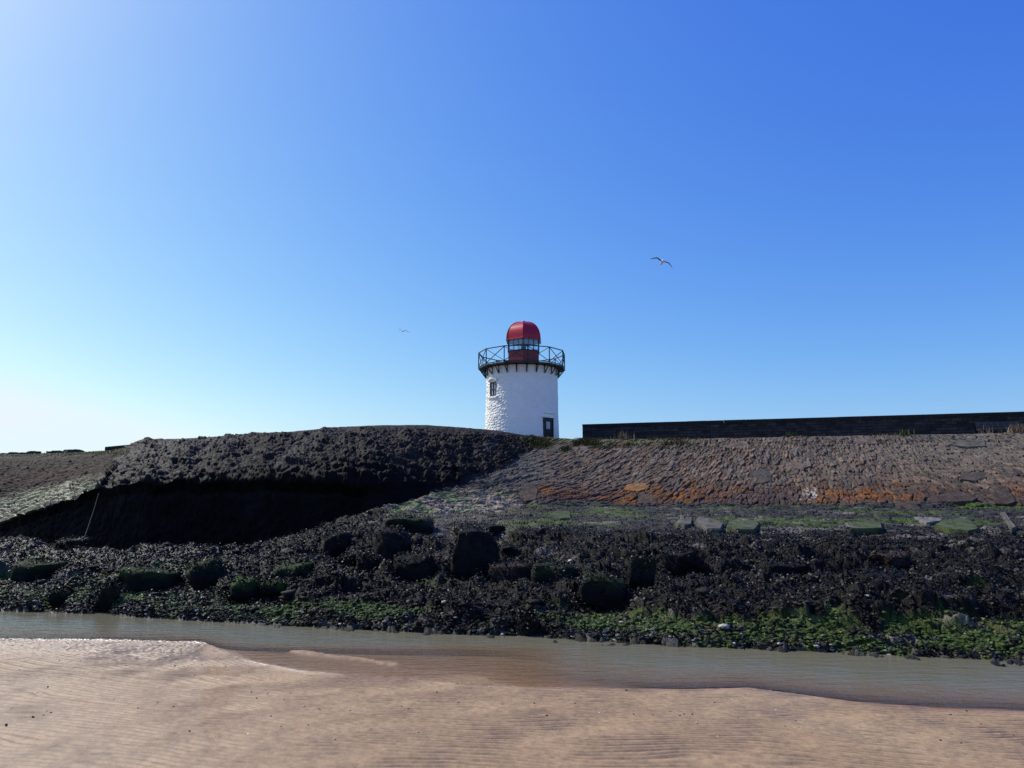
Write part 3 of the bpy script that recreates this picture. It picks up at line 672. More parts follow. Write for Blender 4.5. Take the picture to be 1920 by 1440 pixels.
# lantern: six sided
LO = .10
def hexv(r, z, k, off=-3.0): return loc(off + 60 * k, r, z) + Vector((LO + .02, 0, 0))
ZG0 = lz(656, 45.0); ZG1 = lz(633.5, 44.9); ZTOP = lz(604, 46.0)
def prism(bm, r0, z0, r1, z1, cap=True):
    a = [bm.verts.new(hexv(r0, z0, k)) for k in range(6)]; b = [bm.verts.new(hexv(r1, z1, k)) for k in range(6)]
    for k in range(6): bm.faces.new((a[k], a[(k + 1) % 6], b[(k + 1) % 6], b[k]))
    if cap: bm.faces.new(b); bm.faces.new(a[::-1])
    bmesh.ops.recalc_face_normals(bm, faces=bm.faces)
bm = bmesh.new(); prism(bm, 1.10, ZFLOOR + .004, 1.10, ZG0)
from_bm('lantern_base', bm, M['reddark'], lh)
bm = bmesh.new(); prism(bm, 1.15, ZG0, 1.15, ZG0 + .05); from_bm('lantern_sill', bm, M['black'], lh)
gz = empty('lantern_glazing', (0, 0, 0), None, None); gz.parent = lh
for k in range(6):
    bm = bmesh.new(); p0, p1 = hexv(1.10, 0, k), hexv(1.10, 0, k + 1)
    for s in (0, 1 / 3, 2 / 3):
        q = p0.lerp(p1, s); w = .06 if s == 0 else .032
        bar3(bm, (q.x, q.y, ZG0 + .05 - 0 + 0), (q.x, q.y, ZG1 + .02), w, w) if False else bx(bm, (q.x, q.y, (ZG0 + .05 + ZG1 + .02) / 2 - LB), (w, w, ZG1 + .02 - ZG0 - .05))
    for zf in (.42,):
        zc = ZG0 + .05 + zf * (ZG1 - ZG0) - LB; bar3(bm, (p0.x, p0.y, zc), (p1.x, p1.y, zc), .03, .03)
    from_bm('glazing_bar', bm, M['black'], gz)
    bm = bmesh.new(); q0, q1 = hexv(1.09, 0, k), hexv(1.09, 0, k + 1)
    bm.faces.new([bm.verts.new((q0.x, q0.y, ZG0 + .05 - LB)), bm.verts.new((q1.x, q1.y, ZG0 + .05 - LB)), bm.verts.new((q1.x, q1.y, ZG1 - LB)), bm.verts.new((q0.x, q0.y, ZG1 - LB))])
    from_bm('glass_pane', bm, M['glass'], gz)
bm = bmesh.new()
bmesh.ops.create_cone(bm, cap_ends=True, segments=20, radius1=.16, radius2=.16, depth=.5, matrix=Matrix.Translation((LO, 0, ZG0 + .3 - LB)))
for zq in (.1, .2, .3, .4, .5): bmesh.ops.create_cone(bm, cap_ends=True, segments=20, radius1=.19, radius2=.19, depth=.025, matrix=Matrix.Translation((LO, 0, ZG0 + .05 + zq - LB)))
from_bm('lamp', bm, M['black'], lh)
bm = bmesh.new(); HD = ZTOP - ZG1; rings = []
prof = [(1.265, -.03), (1.265, .02), (1.225, .05)] + [(1.215 * math.cos(R(q)) ** .82 if q < 90 else .03, .06 + (HD - .06) * math.sin(R(q)) ** 1.0) for q in range(4, 89, 6)] + [(.07, HD - .01)]
NS = 8
for r_, z_ in prof:
    rg = []
    for k in range(6):
        a0, a1 = hexv(r_, ZG1 + z_, k), hexv(r_, ZG1 + z_, k + 1)
        for s in range(NS):
            rg.append(bm.verts.new(a0.lerp(a1, s / NS)))
    rings.append(rg)
n_ = 6 * NS
for a_, b_ in zip(rings[:-1], rings[1:]):
    for k in range(n_): bm.faces.new((a_[k], a_[(k + 1) % n_], b_[(k + 1) % n_], b_[k]))
bm.faces.new(rings[-1]); bm.faces.new(rings[0][::-1]); bmesh.ops.recalc_face_normals(bm, faces=bm.faces)
dm_ = from_bm('dome', bm, M['red'], lh)
bm = bmesh.new()
for k in range(6):
    pp = [hexv(r_ + .012, ZG1 + z_ + .004, k) for r_, z_ in prof[2:]]
    for a_, b_ in zip(pp[:-1], pp[1:]): bar3(bm, a_, b_, .035, .03)
from_bm('dome_rib', bm, M['red'], dm_)
bm = bmesh.new(); bmesh.ops.create_cone(bm, cap_ends=True, segments=16, radius1=.16, radius2=.10, depth=.10, matrix=Matrix.Translation((LO + .02, 0, ZTOP + .02 - LB))); from_bm('dome_cap', bm, M['red'], dm_)

# ------------------------------------------------------------------ parapet wall on the right, with a bench
WZ = zat(795.6, 45.0); a0 = pt(1092, 800, 45.0)
Yr = 45.0; # far right end: same top height, seen at row 771.7 at u 1920
Y2 = [y for y in np.linspace(20, 45, 5000) if abs(zat(771.7, y) - WZ) < .01]; Y2 = float(np.mean(Y2)); a1 = pt(1920, 771.7, Y2)
d = Vector((a1.x - a0.x, a1.y - a0.y, 0)); Lw = d.length; ang = math.atan2(d.y, d.x)
pw = empty('parapet_wall', (a0.x, a0.y, DECK), 'long low black stone parapet wall running right from beside the lighthouse', 'wall', rz=ang)
bm = bmesh.new(); Hh = WZ - DECK - .16; bx(bm, (Lw * .8, .275, Hh / 2), (Lw * 1.6, .55, Hh))
from_bm('wall_body', bm, M['parapet'], pw)
bm = bmesh.new(); x = 0
while x < Lw * 1.6:
    w = random.uniform(.9, 1.4); bx(bm, (x + w / 2, .275, Hh + .08), (w - .012, .68, .156 + random.uniform(-.008, .008))); x += w
from_bm('coping', bm, M['coping'], pw)
bm = bmesh.new(); bx(bm, (Lw * .8, -.03, .38), (Lw * 1.6, .056, .10)); from_bm('string_course', bm, M['coping'], pw)
def on_wall(u, off):                                     # point in front of the wall at column u
    xc = (u - 960) / F; k = xc / (CP - (720 - 800) / F * SP); dd = d.normalized()
    s = (k * a0.y - a0.x) / (dd.x - k * dd.y); p = Vector((a0.x, a0.y, DECK)) + dd * s; return p + Vector((dd.y, -dd.x, 0)) * off
b0, b1 = on_wall(1825, .75), on_wall(1907, .75); bc = (b0 + b1) / 2; bl = (b1 - b0).length
btop = zat(790.5, bc.y); sh = btop - .82 - DECK
be = empty('bench', (bc.x, bc.y, DECK), 'grey slatted timber bench in front of the black parapet wall', 'bench', rz=ang)
bm = bmesh.new()
for k in range(3): bx(bm, (0, .22 + .03 * k, sh + .52 + .13 * k), (bl, .03, .10))
from_bm('backrest', bm, M['timber'], be)
bm = bmesh.new()
for k in range(4): bx(bm, (0, -.22 + .13 * k, sh + .42), (bl, .10, .035))
from_bm('seat', bm, M['timber'], be)
for sx in (-1, 0, 1):
    bm = bmesh.new(); X0 = sx * (bl / 2 - .12); bx(bm, (X0, -.2, (sh + .40) / 2), (.06, .07, sh + .40)); bx(bm, (X0, .24, (sh + .80) / 2), (.06, .055, sh + .80)); bx(bm, (X0, .02, sh + .375), (.06, .40, .05)); from_bm('leg', bm, M['timber'], be)

# ------------------------------------------------------------------ boulders
iv, iff = ico(4)
def rock_mesh(name, dims, seed, boxy=.6, rough=.1, green=0.0, colour=(.012, .0115, .011), wetv=.5):
    v = iv.copy(); p = lerp(2.0, 5.5, boxy); n = (np.abs(v) ** p).sum(1) ** (1 / p); v = v / n[:, None]
    P = v * np.array(dims) / 2; k = 1.0 / max(.25, min(dims))
    rr_ = np.random.default_rng(seed); half = np.array(dims) / 2
    for _ in range(9):                                  # broken faces
        nrm = rr_.normal(0, 1, 3) * np.array([1, 1, .8]); nrm /= np.linalg.norm(nrm); d0 = (np.abs(nrm) * half).sum() * rr_.uniform(.52, .80)
        ex = np.maximum(P @ nrm - d0, 0); P = P - ex[:, None] * nrm
    dr = rough * min(dims) * 1.4 * fbm(P[:, 0] * 1.5 * k, P[:, 1] * 1.5 * k, 3, seed, .55, z=P[:, 2] * 1.5 * k) + .045 * fbm(P[:, 0] * 7, P[:, 1] * 7, 3, seed + 9, .6, z=P[:, 2] * 7)
    P = P + v / np.linalg.norm(v, axis=1)[:, None] * dr[:, None]
    c = np.array(colour) * (.6 + .8 * hsh(np.floor(P[:, 0] * 12), np.floor(P[:, 1] * 12), np.floor(P[:, 2] * 12)))[:, None]
    if green: c = mixc(c, (.06, .11, .018), sstep(.1, .8, v[:, 2] + .6 * fbm(P[:, 0] * 3, P[:, 1] * 3, 2, seed + 3, z=P[:, 2] * 3)) * green)
    return np_mesh(name, P, iff, True, {'tint': c, 'wet': np.full(len(P), wetv)})
BG = 'large boulders and blocks on the weedy foreshore'
BV = []
for i, (u0, u1, vt, vb, dr, bxy, tl, gr, lab) in enumerate(BOUL):
    P, n, _ = surf_at((u0 + u1) / 2, vb - 3, shelf); Y = P.y; w = (u1 - u0) / F * Y; h = (vb - vt) / F * Y
    dp = w * dr
    col = (.04, .025, .02) if 'brown' in lab and 'weed' not in lab else (.011, .011, .0105)
    o = link('boulder', rock_mesh('boulder', (w, dp, h * 1.25), 300 + i * 7, min(1, bxy * 1.3), .10, gr, col, .15), M['shelf']); o.rotation_euler = [R(q) for q in tl]
    o.location = (pt((u0 + u1) / 2, vb, Y).x, Y + dp * .45, zat(vb, Y) + h * .44)
    tag(o, lab, 'rock', BG)
    mw = o.rotation_euler.to_matrix(); vv_ = np.array([v.co[:] for v in o.data.vertices]) @ np.array(mw).T + np.array(o.location)
    nn_ = np.array([v.normal[:] for v in o.data.vertices]) @ np.array(mw).T
    BV.append(vv_[(nn_[:, 2] > .15)])
# stones along the far left crest
CR = [(0, 13, 851.5, 'leftmost low capping stone, cut by the photo edge'), (19, 37, 850, 'second flat capping stone from the left on the far crest'), (39, 51, 850.3, 'smallest flat capping stone on the far left crest'),
      (53, 74, 848, 'third of the longer capping stones on the far left crest'), (90, 95, 848, 'tiny pointed stone on the far left crest'), (97, 116, 846.8, 'sloping capping stone right of the tiny pointed stone'),
      (118, 156, 845, 'longest capping stone, rightmost of the row on the far left crest')]
for i, (u0, u1, vt, lab) in enumerate(CR):
    Y = 48.4 - i * .35; w = (u1 - u0) / F * Y; p = pt((u0 + u1) / 2, 853, Y); h = zat(vt, Y) - zat(855, Y)
    o = link('capping_stone', rock_mesh('capping_stone', (w * 1.02, .7, h * 1.1), 700 + i, .85, .05, 0, (.045, .045, .045), .1), M['masonry']); o.location = (p.x, Y, zat(vt - 1.5, Y) - h * .5)
    tag(o, lab, 'stone', 'flat capping stones along the far left crest')
# low block of wall left of the mound
Y = 46.; bm = bmesh.new(); q0, q1 = pt(195.5, 846, Y), pt(250, 846, Y - 1)
pa = [(q0.x, Y, zat(852, Y)), (q1.x, Y - 1, zat(852, Y - 1)), (q1.x, Y - 1, zat(834.5, Y - 1)), (q0.x, Y, zat(839.5, Y))]
pa = [(p[0], p[1], p[2] + (.06 if k > 1 else 0)) for k, p in enumerate(pa)]
f_ = [bm.verts.new(p) for p in pa]; b_ = [bm.verts.new((p[0] + .15, p[1] + .7, p[2])) for p in pa]
bm.faces.new(f_); bm.faces.new(b_[::-1])
for k in range(4): bm.faces.new((f_[k], b_[k], b_[(k + 1) % 4], f_[(k + 1) % 4]))
bmesh.ops.recalc_face_normals(bm, faces=bm.faces); bmesh.ops.bevel(bm, geom=bm.edges, offset=.03, segments=1, affect='EDGES')
tag(from_bm('low_wall', bm, M['coping']), 'short dark stub of wall on the crest just left of the rubble mound', 'wall')

# ------------------------------------------------------------------ flat slabs
def slab(pts, thick, col, name, parent=None, green=None, zm=None, seed=0, lift=.05):
    u = sum(p[0] for p in pts) / len(pts); v = sum(p[1] for p in pts) / len(pts)
    P, n, i = surf_at(u, v, zm); c = Vector((Xg.ravel()[i], Yg.ravel()[i], Zg.ravel()[i])) + n * (lift)
    if n.y > 0 or n.z < 0: n = -n
    n = n.normalized()
    def hit(a, b):
        xc = (a - 960) / F; yc = (720 - b) / F; dv_ = Vector((xc, CP - yc * SP, SP + yc * CP)); o = Vector((0, 0, CAMZ))
        return o + dv_ * ((c - o).dot(n) / dv_.dot(n))
    bm = bmesh.new(); ring = []
    m = len(pts); rnd = random.Random(seed)
    for k in range(m):
        a, b = pts[k], pts[(k + 1) % m]
        for s in (0, .33, .66):
            ring.append(hit(lerp(a[0], b[0], s) + rnd.uniform(-.6, .6) * (s > 0), lerp(a[1], b[1], s) + rnd.uniform(-.5, .5) * (s > 0)))
    top = [bm.verts.new(p + n * rnd.uniform(-.01, .01)) for p in ring]; bot = [bm.verts.new(p - n * thick) for p in ring]
    bm.faces.new(top); L = len(top)
    for k in range(L): bm.faces.new((top[k], bot[k], bot[(k + 1) % L], top[(k + 1) % L]))
    bmesh.ops.recalc_face_normals(bm, faces=bm.faces)
    bmesh.ops.bevel(bm, geom=[e for e in bm.edges if e.verts[0] in top and e.verts[1] in top] if False else [e for e in bm.edges if len(e.link_faces) == 2 and any(len(f.verts) > 5 for f in e.link_faces)], offset=.025, segments=2, affect='EDGES')
    key = 'slab_%s_%s' % (col, green)
    if key not in M:
        t = NT('slab_stone'); cc = t.coord(); nn = t.noise(cc, 7, 6, .65); n3 = t.noise(cc, .9, 3)
        x = t.ramp(nn, [(.25, tuple(k * .6 for k in col)), (.75, tuple(k * 1.35 for k in col))])
        if green: x = t.mix(x, (.050, .074, .022), t.ramp(t.noise(cc, 2.1, 6, .7), [(.60 - green * .3, (0, 0, 0)), (.78 - green * .3, (.85,) * 3)]))
        x = t.mix(x, t.ramp(t.noise(cc, 2.6, 7, .75), [(.35, (.35, .34, .3)), (.55, (1, 1, 1)), (.75, (1.3, 1.28, 1.2))]), 1.0, 'MULTIPLY')
        t.l(x, t.b.inputs['Base Color']); setb(t.b, rough=.85, spec=.15); t.bump(nn, .7, .03); M[key] = t.m
    if parent:
        for w in bm.verts: w.co -= parent.location
    else:
        for w in bm.verts: w.co -= c
    o = from_bm(name, bm, M[key], parent)
    if not parent: o.location = c
    return o
GREY = (.080, .068, .056); PUR = (.074, .055, .044); WARM = (.155, .118, .092); PALE = (.115, .108, .088)
mz = masonry
for k, (pts, col, lab) in enumerate([
  ([(1397, 907), (1409, 881), (1440, 877), (1447, 881), (1447, 902), (1430, 906)], GREY, 'smooth dark grey four sided slab'),
  ([(1195, 944), (1197, 930), (1206, 924), (1223, 924), (1234, 944)], PUR, 'dark purple wedge slab'),
  ([(1676, 966), (1678, 945), (1690, 939), (1708, 938), (1740, 962), (1738, 968)], PUR, 'wide purple slab at the foot of the face'),
  ([(1760, 935), (1762, 919), (1790, 917), (1834, 933), (1822, 940), (1775, 941)], PUR, 'dark brown slab with white spots'),
  ([(1865, 944), (1862, 914), (1890, 912), (1906, 940), (1890, 945)], PUR, 'tall dark slab near the right edge'),
  ([(1002, 893), (1005, 882), (1030, 880), (1043, 883), (1036, 894)], WARM, 'long brown slab above the orange lichen'),
  ([(970, 930), (984, 908), (1006, 903), (1009, 920), (1003, 938), (985, 940)], PUR, 'broad dark slab at the left end of the lichen band'),
  ([(1167, 918), (1176, 908), (1200, 905), (1222, 905), (1214, 916), (1196, 922)], (.24, .12, .045), 'long slab stained orange'),
  ([(1024, 846), (1036, 833), (1052, 833), (1054, 838), (1042, 848)], GREY, None),
  ([(1072, 850), (1076, 838), (1098, 836), (1104, 842), (1092, 855)], WARM, None),
  ([(1147, 844), (1150, 838), (1190, 836), (1194, 840), (1175, 846)], WARM, None),
  ([(1348, 838), (1353, 829), (1400, 827), (1405, 837), (1380, 841)], WARM, None),
  ([(1470, 878), (1474, 866), (1518, 864), (1520, 874), (1500, 880)], WARM, None),
  ([(1600, 832), (1604, 822), (1640, 821), (1648, 832)], WARM, None),
  ([(1790, 835), (1795, 825), (1845, 824), (1850, 836), (1815, 838)], PALE, None),
  ([(1800, 898), (1802, 888), (1848, 884), (1850, 896), (1830, 902)], GREY, None),
  ([(1866, 893), (1868, 868), (1910, 872), (1918, 886), (1895, 898)], GREY, None),
  ([(1680, 873), (1684, 866), (1715, 864), (1718, 872), (1700, 876)], WARM, None)]):
    o = slab(pts, .12, col, 'slab', bw, zm=mz, seed=k, lift=.045)
    if lab: o['label'] = lab
SG = 'flat pale slabs along the top of the weedy foreshore'
for k, (pts, col, gr, lab) in enumerate([
  ([(1264, 980), (1275, 971), (1299, 969), (1297, 981), (1283, 984)], PALE, None, 'smallest pale slab, leftmost of the three grey slabs side by side'),
  ([(1303, 978), (1308, 969), (1335, 972), (1357, 980), (1352, 991), (1325, 990)], PALE, None, 'middle of the three grey slabs side by side, plain grey'),
  ([(1362, 986), (1366, 976), (1420, 975), (1424, 982), (1414, 992), (1380, 991)], PALE, .8, 'grey slab with a green right half, right of the three side by side'),
  ([(1594, 991), (1600, 979), (1652, 977), (1655, 990)], PALE, .85, 'rectangular green filmed slab under the wide purple slab'),
  ([(1712, 969), (1770, 970), (1764, 976), (1736, 980)], (.17, .16, .14), None, 'thin pale wedge slab touching the large green slab'),
  ([(1751, 984), (1765, 974), (1795, 971), (1822, 976), (1836, 990), (1815, 995), (1780, 991)], PALE, 1.0, 'largest green slab near the right edge'),
  ([(1874, 960), (1884, 958), (1906, 987), (1896, 991)], PALE, None, 'narrow grey slab tilted diagonally near the right edge'),
  ([(1029, 968), (1036, 959), (1066, 957), (1070, 960), (1070, 971), (1050, 972)], PALE, 1.1, 'bright green rounded slab below the orange lichen band')]):
    o = slab(pts, .16, col, 'stone_slab', None, gr, None, 50 + k, .15); tag(o, lab, 'slab', SG)

# ------------------------------------------------------------------ loose cover: wrack, algae, pebbles, grass
flat_sel = np.where((Tg.ravel() > 1.0) & (Tg.ravel() < 2.0) & (np.abs(U.ravel() - 960) < 1150))[0]
Tf = tint.reshape(-1, 3)
def leaves(name, idx, size, col_fn, label, cat, mat, lift=.03, stand=.5):
    P = Vt[idx] if idx.ndim == 1 else idx
    n = len(P); P = P + rng.normal(0, .03, (n, 3)); P[:, 2] += lift
    az = rng.uniform(0, 2 * math.pi, n); el = rng.normal(0, stand, n); L = size * rng.uniform(.5, 1.6, n); W = L * rng.uniform(.25, .55, n)
    d1 = np.stack([np.cos(az) * np.cos(el), np.sin(az) * np.cos(el), np.sin(el)], -1)
    tp = rng.normal(0, 1, (n, 3)); d2 = np.cross(d1, tp); d2 /= np.linalg.norm(d2, axis=1)[:, None]
    up = np.cross(d1, d2)
    q = np.stack([P - d2 * W[:, None] * .5, P + d2 * W[:, None] * .5, P + d1 * L[:, None] * .5 + d2 * W[:, None] * .6 + up * (L * .15)[:, None], P + d1 * L[:, None] * .5 - d2 * W[:, None] * .6 + up * (L * .15)[:, None],
                  P + d1 * L[:, None] + d2 * W[:, None] * .1, P + d1 * L[:, None] - d2 * W[:, None] * .1], 1).reshape(-1, 3)
    b = np.arange(n)[:, None] * 6; f = np.concatenate([b + np.array([[0, 1, 2, 3]]), b + np.array([[3, 2, 4, 5]])], 0)
    c = np.repeat(col_fn(idx, n), 6, 0)
    o = link(name, np_mesh(name, q, f, False, {'tint': c, 'wet': np.full(len(q), .15)}), mat); tag(o, label, cat, None, 'stuff'); return o
M['wrack'] = mat_tint('wet_wrack', .55, .5, 30, .2, .01, .3)
isg = Tf[flat_sel, 1] > 1.22 * Tf[flat_sel, 0]
gsel = flat_sel[isg & (gtop.ravel()[flat_sel] < .3)]; wsel = flat_sel[~isg & (rng.random(len(flat_sel)) > .82 * gtop.ravel()[flat_sel])]
wi = rng.choice(wsel, 110000); 
BVa = np.concatenate(BV); wq = np.concatenate([Vt[wi], BVa[rng.choice(len(BVa), 16000)]])
leaves('seaweed', wq, .05, lambda i, n: np.array([.0085, .0070, .0050]) * rng.uniform(.4, 2.2, n)[:, None], 'black bladder wrack matted over the whole foreshore', 'seaweed', M['wrack'])
gi = rng.choice(gsel, 8000)
leaves('green_algae', gi, .05, lambda i, n: np.array([.056, .084, .012]) * rng.uniform(.4, 1.7, n)[:, None], 'bright green algae in patches low on the foreshore', 'algae', M['wrack'], .02, .3)
pv, pf = ico(1)
def pebbles(name, P, size, cols, label, cat, mat, flat=.55, sink=.2):
    n = len(P); s = np.broadcast_to(size, n) * rng.uniform(.5, 1.8, n) ** 1.3; sc3 = np.stack([s, s * rng.uniform(.6, 1, n), s * flat * rng.uniform(.6, 1.1, n)], -1)
    az = rng.uniform(0, math.pi * 2, n); ca, sa = np.cos(az), np.sin(az)
    jv = pv[None] * (1 + rng.uniform(-.32, .32, (n, len(pv), 1))) * sc3[:, None]
    x = jv[..., 0] * ca[:, None] - jv[..., 1] * sa[:, None]; y = jv[..., 0] * sa[:, None] + jv[..., 1] * ca[:, None]
    q = np.stack([x, y, jv[..., 2]], -1) + P[:, None] + np.array([0, 0, 1]) * (s * flat * sink)[:, None, None]
    f = (pf[None] + (np.arange(n) * len(pv))[:, None, None]).reshape(-1, 3)
    o = link(name, np_mesh(name, q.reshape(-1, 3), f, False, {'tint': np.repeat(cols, len(pv), 0), 'wet': np.full(n * len(pv), .4)}), mat); tag(o, label, cat, None, 'stuff'); return o
dWf = dW.ravel(); prob = (1 - .9 * np.clip(gtop.ravel()[flat_sel], 0, 1)) * (np.exp(-(dWf[flat_sel] / 38) ** 2) + .12 + .25 * (U.ravel()[flat_sel] < 650)); prob /= prob.sum()
pi_ = rng.choice(flat_sel, 24000, p=prob)
pc = np.array([.028, .024, .019]) * rng.uniform(.2, 2.4, 24000)[:, None]; isgp = Tf[pi_, 1] > 1.22 * Tf[pi_, 0]; pc[isgp] = np.array([.06, .10, .022]) * rng.uniform(.5, 1.6, isgp.sum())[:, None] * .8
bigp = (rng.random(24000) < .02) & ~isgp; pc[bigp] *= .45; psz = np.where(bigp, .10, .034); psz = np.where(dWf[pi_] < 22, .032, psz)
bright = rng.random(24000) < .012 + .06 * (dWf[pi_] < 10); pc[bright] = (.42, .40, .36)
pebbles('rubble', Vt[pi_], psz, pc, 'loose weedy cobbles and shells scattered along the foreshore above the water', 'stones', M['shelf'], .42)
# bits of shell and dark weed on the sand
ss = rng.choice(np.where((inw.ravel() < -.02) & (np.abs(bu.ravel() - 960) < 1000) & (bv.ravel() < 1460))[0], 420)
pebbles('shell_fragments', sv[ss], .0075, np.where((rng.random(420) < .3)[:, None], np.array([[.75, .74, .7]]), np.array([[.07, .055, .045]])), 'white shell bits and dark specks scattered over the rippled sand', 'shells', M['shelf'], .35, .3)
# grass on the crest
M['grass'] = mat_tint('dry_grass', .85, .2, 5, 0, .01, .3)
def blades(name, roots, h, cols, label, cat, kind=None, parent=None, group=None, spread=.35):
    n = len(roots); az = rng.uniform(0, 2 * math.pi, n); ln = rng.uniform(0, spread, n); hh = h * rng.uniform(.4, 1.2, n); w = .010 + .008 * rng.random(n)
    dx = np.cos(az) * ln * hh; dy = np.sin(az) * ln * hh; px_ = -np.sin(az) * w; py_ = np.cos(az) * w; z0 = np.zeros(n)
    def off(kx, kz, s): return roots + np.stack([dx * kx + px_ * s, dy * kx + py_ * s, hh * kz], -1)
    q = np.stack([off(0, 0, -1), off(0, 0, 1), off(.4, .6, .8), off(.4, .6, -.8), off(1.3, .95, .1), off(1.3, .95, -.1)], 1).reshape(-1, 3)
    b = np.arange(n)[:, None] * 6; f = np.concatenate([b + np.array([[0, 1, 2, 3]]), b + np.array([[3, 2, 4, 5]])], 0)
    c = np.repeat(cols, 6, 0)
    o = link(name, np_mesh(name, q, f, False, {'tint': c, 'wet': np.zeros(len(q))}), M['grass']); tag(o, label, cat, group, kind); return o
gsel2 = np.where((U.ravel() > 985) & (U.ravel() < 1960) & (Tg.ravel() > 2.5) & (Tg.ravel() < 5.25) & (Vv.ravel() < 842))[0]
gp_ = np.exp(-((U.ravel()[gsel2] - 1130) / 120) ** 2) * sstep(-.1, .35, fbm(S.ravel()[gsel2] * .9, T.ravel()[gsel2] * .9, 3, 151)) + .10 * sstep(.3, .5, fbm(S.ravel()[gsel2] * .6, T.ravel()[gsel2] * .6, 2, 153)) * (np.abs(Tg.ravel()[gsel2] - 5) < .12) + 1.2 * np.exp(-(((U.ravel()[gsel2] - 1012) / 16) ** 2 + ((Vv.ravel()[gsel2] - 838) / 12) ** 2))
gp_ = gp_ + 1e-6; gp_ /= gp_.sum(); gk = rng.choice(gsel2, 11000, p=gp_)
gcol = np.where((rng.random(11000) < .45)[:, None], np.array([[.18, .14, .07]]), np.array([[.075, .088, .03]])) * rng.uniform(.5, 1.3, 11000)[:, None]
blades('grass', Vt[gk], .10, gcol, 'rough yellow green grass growing along the crest of the stone slope', 'grass', 'stuff', spread=.9)
lm_ = slabslope.ravel() & (Vv.ravel() < 858); gl_ = np.where(lm_)[0]
if len(gl_):
    gk = rng.choice(gl_, 5000); blades('turf', Vt[gk], .05, np.array([.08, .09, .035]) * rng.uniform(.5, 1.4, 5000)[:, None], 'thin dark turf along the far left crest', 'grass', 'stuff', spread=.9)
for u, v, h, n, lab in ((1168, 824, .45, 30, 'dry straw coloured weed clump against the left part of the parapet wall'), (1481, 820, .32, 14, 'single dark sprig on the crest midway along the parapet wall'),
                        (1852, 813, .5, 9, 'thin dead stalks standing in front of the bench'), (1912, 812, .45, 60, 'brown bushy weed clump right of the bench'), (1020, 838, .22, 60, 'green tussock at the right foot of the rubble mound'), (1062, 846, .25, 80, 'green tussock hanging below the lighthouse door'), (1696, 817, .3, 30, 'small green plant on the crest left of the bench')):
    P, _, _ = surf_at(u, v); n2 = n * 3; rt = np.array(P) + np.stack([rng.normal(0, h * .45, n2), rng.normal(0, h * .2, n2), np.full(n2, -.03)], -1)
    cc = (.24, .18, .12) if 'dry' in lab or 'dead' in lab or 'brown' in lab else (.09, .12, .035)
    o = blades('weed_clump', rt - np.array(P), h, np.array(cc) * rng.uniform(.4, 1.3, n2)[:, None], lab, 'plant', group='weeds growing on the crest'); o.location = P
# rope hanging down at the left end of the hollow
ps = [(191, 925, 32.3), (184, 950, 31.4), (175, 978, 30.3), (165, 1008, 28.2), (155, 1031, 25.5)]
cu = bpy.data.curves.new('rope', 'CURVE'); cu.dimensions = '3D'; cu.bevel_depth = .012; cu.bevel_resolution = 2; sp = cu.splines.new('POLY'); sp.points.add(len(ps) - 1)
for k, p in enumerate(ps): w = pt(*p); sp.points[k].co = (w.x, w.y - .25, w.z, 1)
ro = bpy.data.objects.new('tmp', cu); me = bpy.data.meshes.new_from_object(ro); bpy.data.objects.remove(ro)
tag(link('rope', me, M['rope']), 'thin old rope hanging straight down the left end of the black hollow', 'rope')

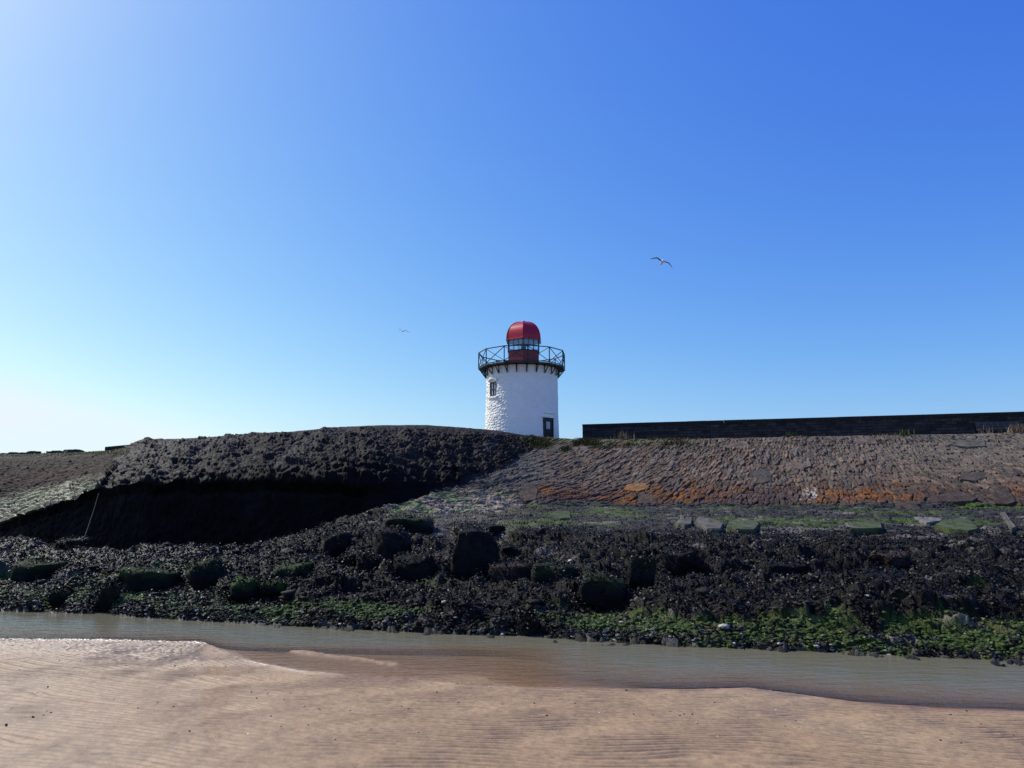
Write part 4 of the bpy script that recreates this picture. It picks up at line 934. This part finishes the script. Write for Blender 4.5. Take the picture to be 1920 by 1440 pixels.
# ------------------------------------------------------------------ gulls
def gull(name, pix, Y, half, label, bodypix):
    """pix: left tip, left wrist, left shoulder, right shoulder, right wrist, right tip; one continuous skinned body"""
    P = [pt(u, v, Y + dy) for u, v, dy in pix]; c = pt(*bodypix[1][:2], Y); head, mid, tail = [pt(u, v, Y + dy) for u, v, dy in bodypix]
    bm = bmesh.new()
    verts = {}
    k = half
    def add(p, r): verts[len(verts)] = r; return bm.verts.new(p - c)
    hd = add(head, (.055 * k, .055 * k)); m = add(mid, (.105 * k, .095 * k)); tl = add(tail, (.05 * k, .03 * k)); nk = add(head.lerp(mid, .4), (.075 * k, .07 * k)); bill = add(head + (head - mid) * .28, (.014 * k, .014 * k))
    rp = add(mid.lerp(tail, .6), (.07 * k, .06 * k)); tt = add(tail + (tail - mid) * .25, (.06 * k, .012 * k))
    for a, b in ((bill, hd), (hd, nk), (nk, m), (m, rp), (rp, tl), (tl, tt)): bm.edges.new((a, b))
    for ii in ((2, 1, 0), (3, 4, 5)):
        s = add(P[ii[0]], (.085 * k, .03 * k)); w0_ = add(P[ii[0]].lerp(P[ii[1]], .5), (.085 * k, .022 * k)); w = add(P[ii[1]], (.075 * k, .018 * k)); x = add(P[ii[1]].lerp(P[ii[2]], .5), (.05 * k, .014 * k)); e = add(P[ii[2]], (.012 * k, .006 * k))
        for a, b in ((m, s), (s, w0_), (w0_, w), (w, x), (x, e)): bm.edges.new((a, b))
    me = bpy.data.meshes.new(name); bm.to_mesh(me); bm.free(); o = link(name, me, None)
    me.materials.append(M['bird']); o.location = c
    sm = o.modifiers.new('skin', 'SKIN'); sm.use_smooth_shade = True; sb = o.modifiers.new('sub', 'SUBSURF'); sb.levels = 2; sb.render_levels = 2
    for i, sv_ in enumerate(me.skin_vertices[0].data): sv_.radius = verts[i]; sv_.use_root = (i == 1)
    bpy.context.view_layer.update(); dg = bpy.context.evaluated_depsgraph_get(); m2_ = bpy.data.meshes.new_from_object(o.evaluated_get(dg)); o.modifiers.clear(); o.data = m2_
    if not m2_.materials: m2_.materials.append(M['bird'])
    m2_.materials.append(M['wing'])
    ax = (P[4] - P[1]).normalized()
    for p in m2_.polygons:
        if abs((p.center - (mid - c)).dot(ax)) > .11 * k * 1.2: p.material_index = 1
    tag(o, label, 'gull', 'gulls in flight'); return o
gull('gull', [(1218.5, 485.5, .1), (1232, 483.2, 0), (1239, 488.5, -.03), (1245, 490.2, -.03), (1254, 493, 0), (1261, 502.5, .1)], 44, 1.0,
     'larger gull gliding with drooped wings in the blue sky right of the lighthouse', [(1244, 487.2, -.15), (1242, 490.5, 0), (1239.5, 495.5, .2)])
gull('gull', [(747.5, 617.2, .1), (751.2, 618.4, 0), (753.8, 620.6, 0), (756.5, 620.6, 0), (762, 620, 0), (769.5, 624.2, .1)], 80, .95,
     'tiny distant gull in the pale sky left of the lighthouse', [(753.5, 621.5, -.25), (755, 620.6, 0), (756.5, 620.2, .3)])
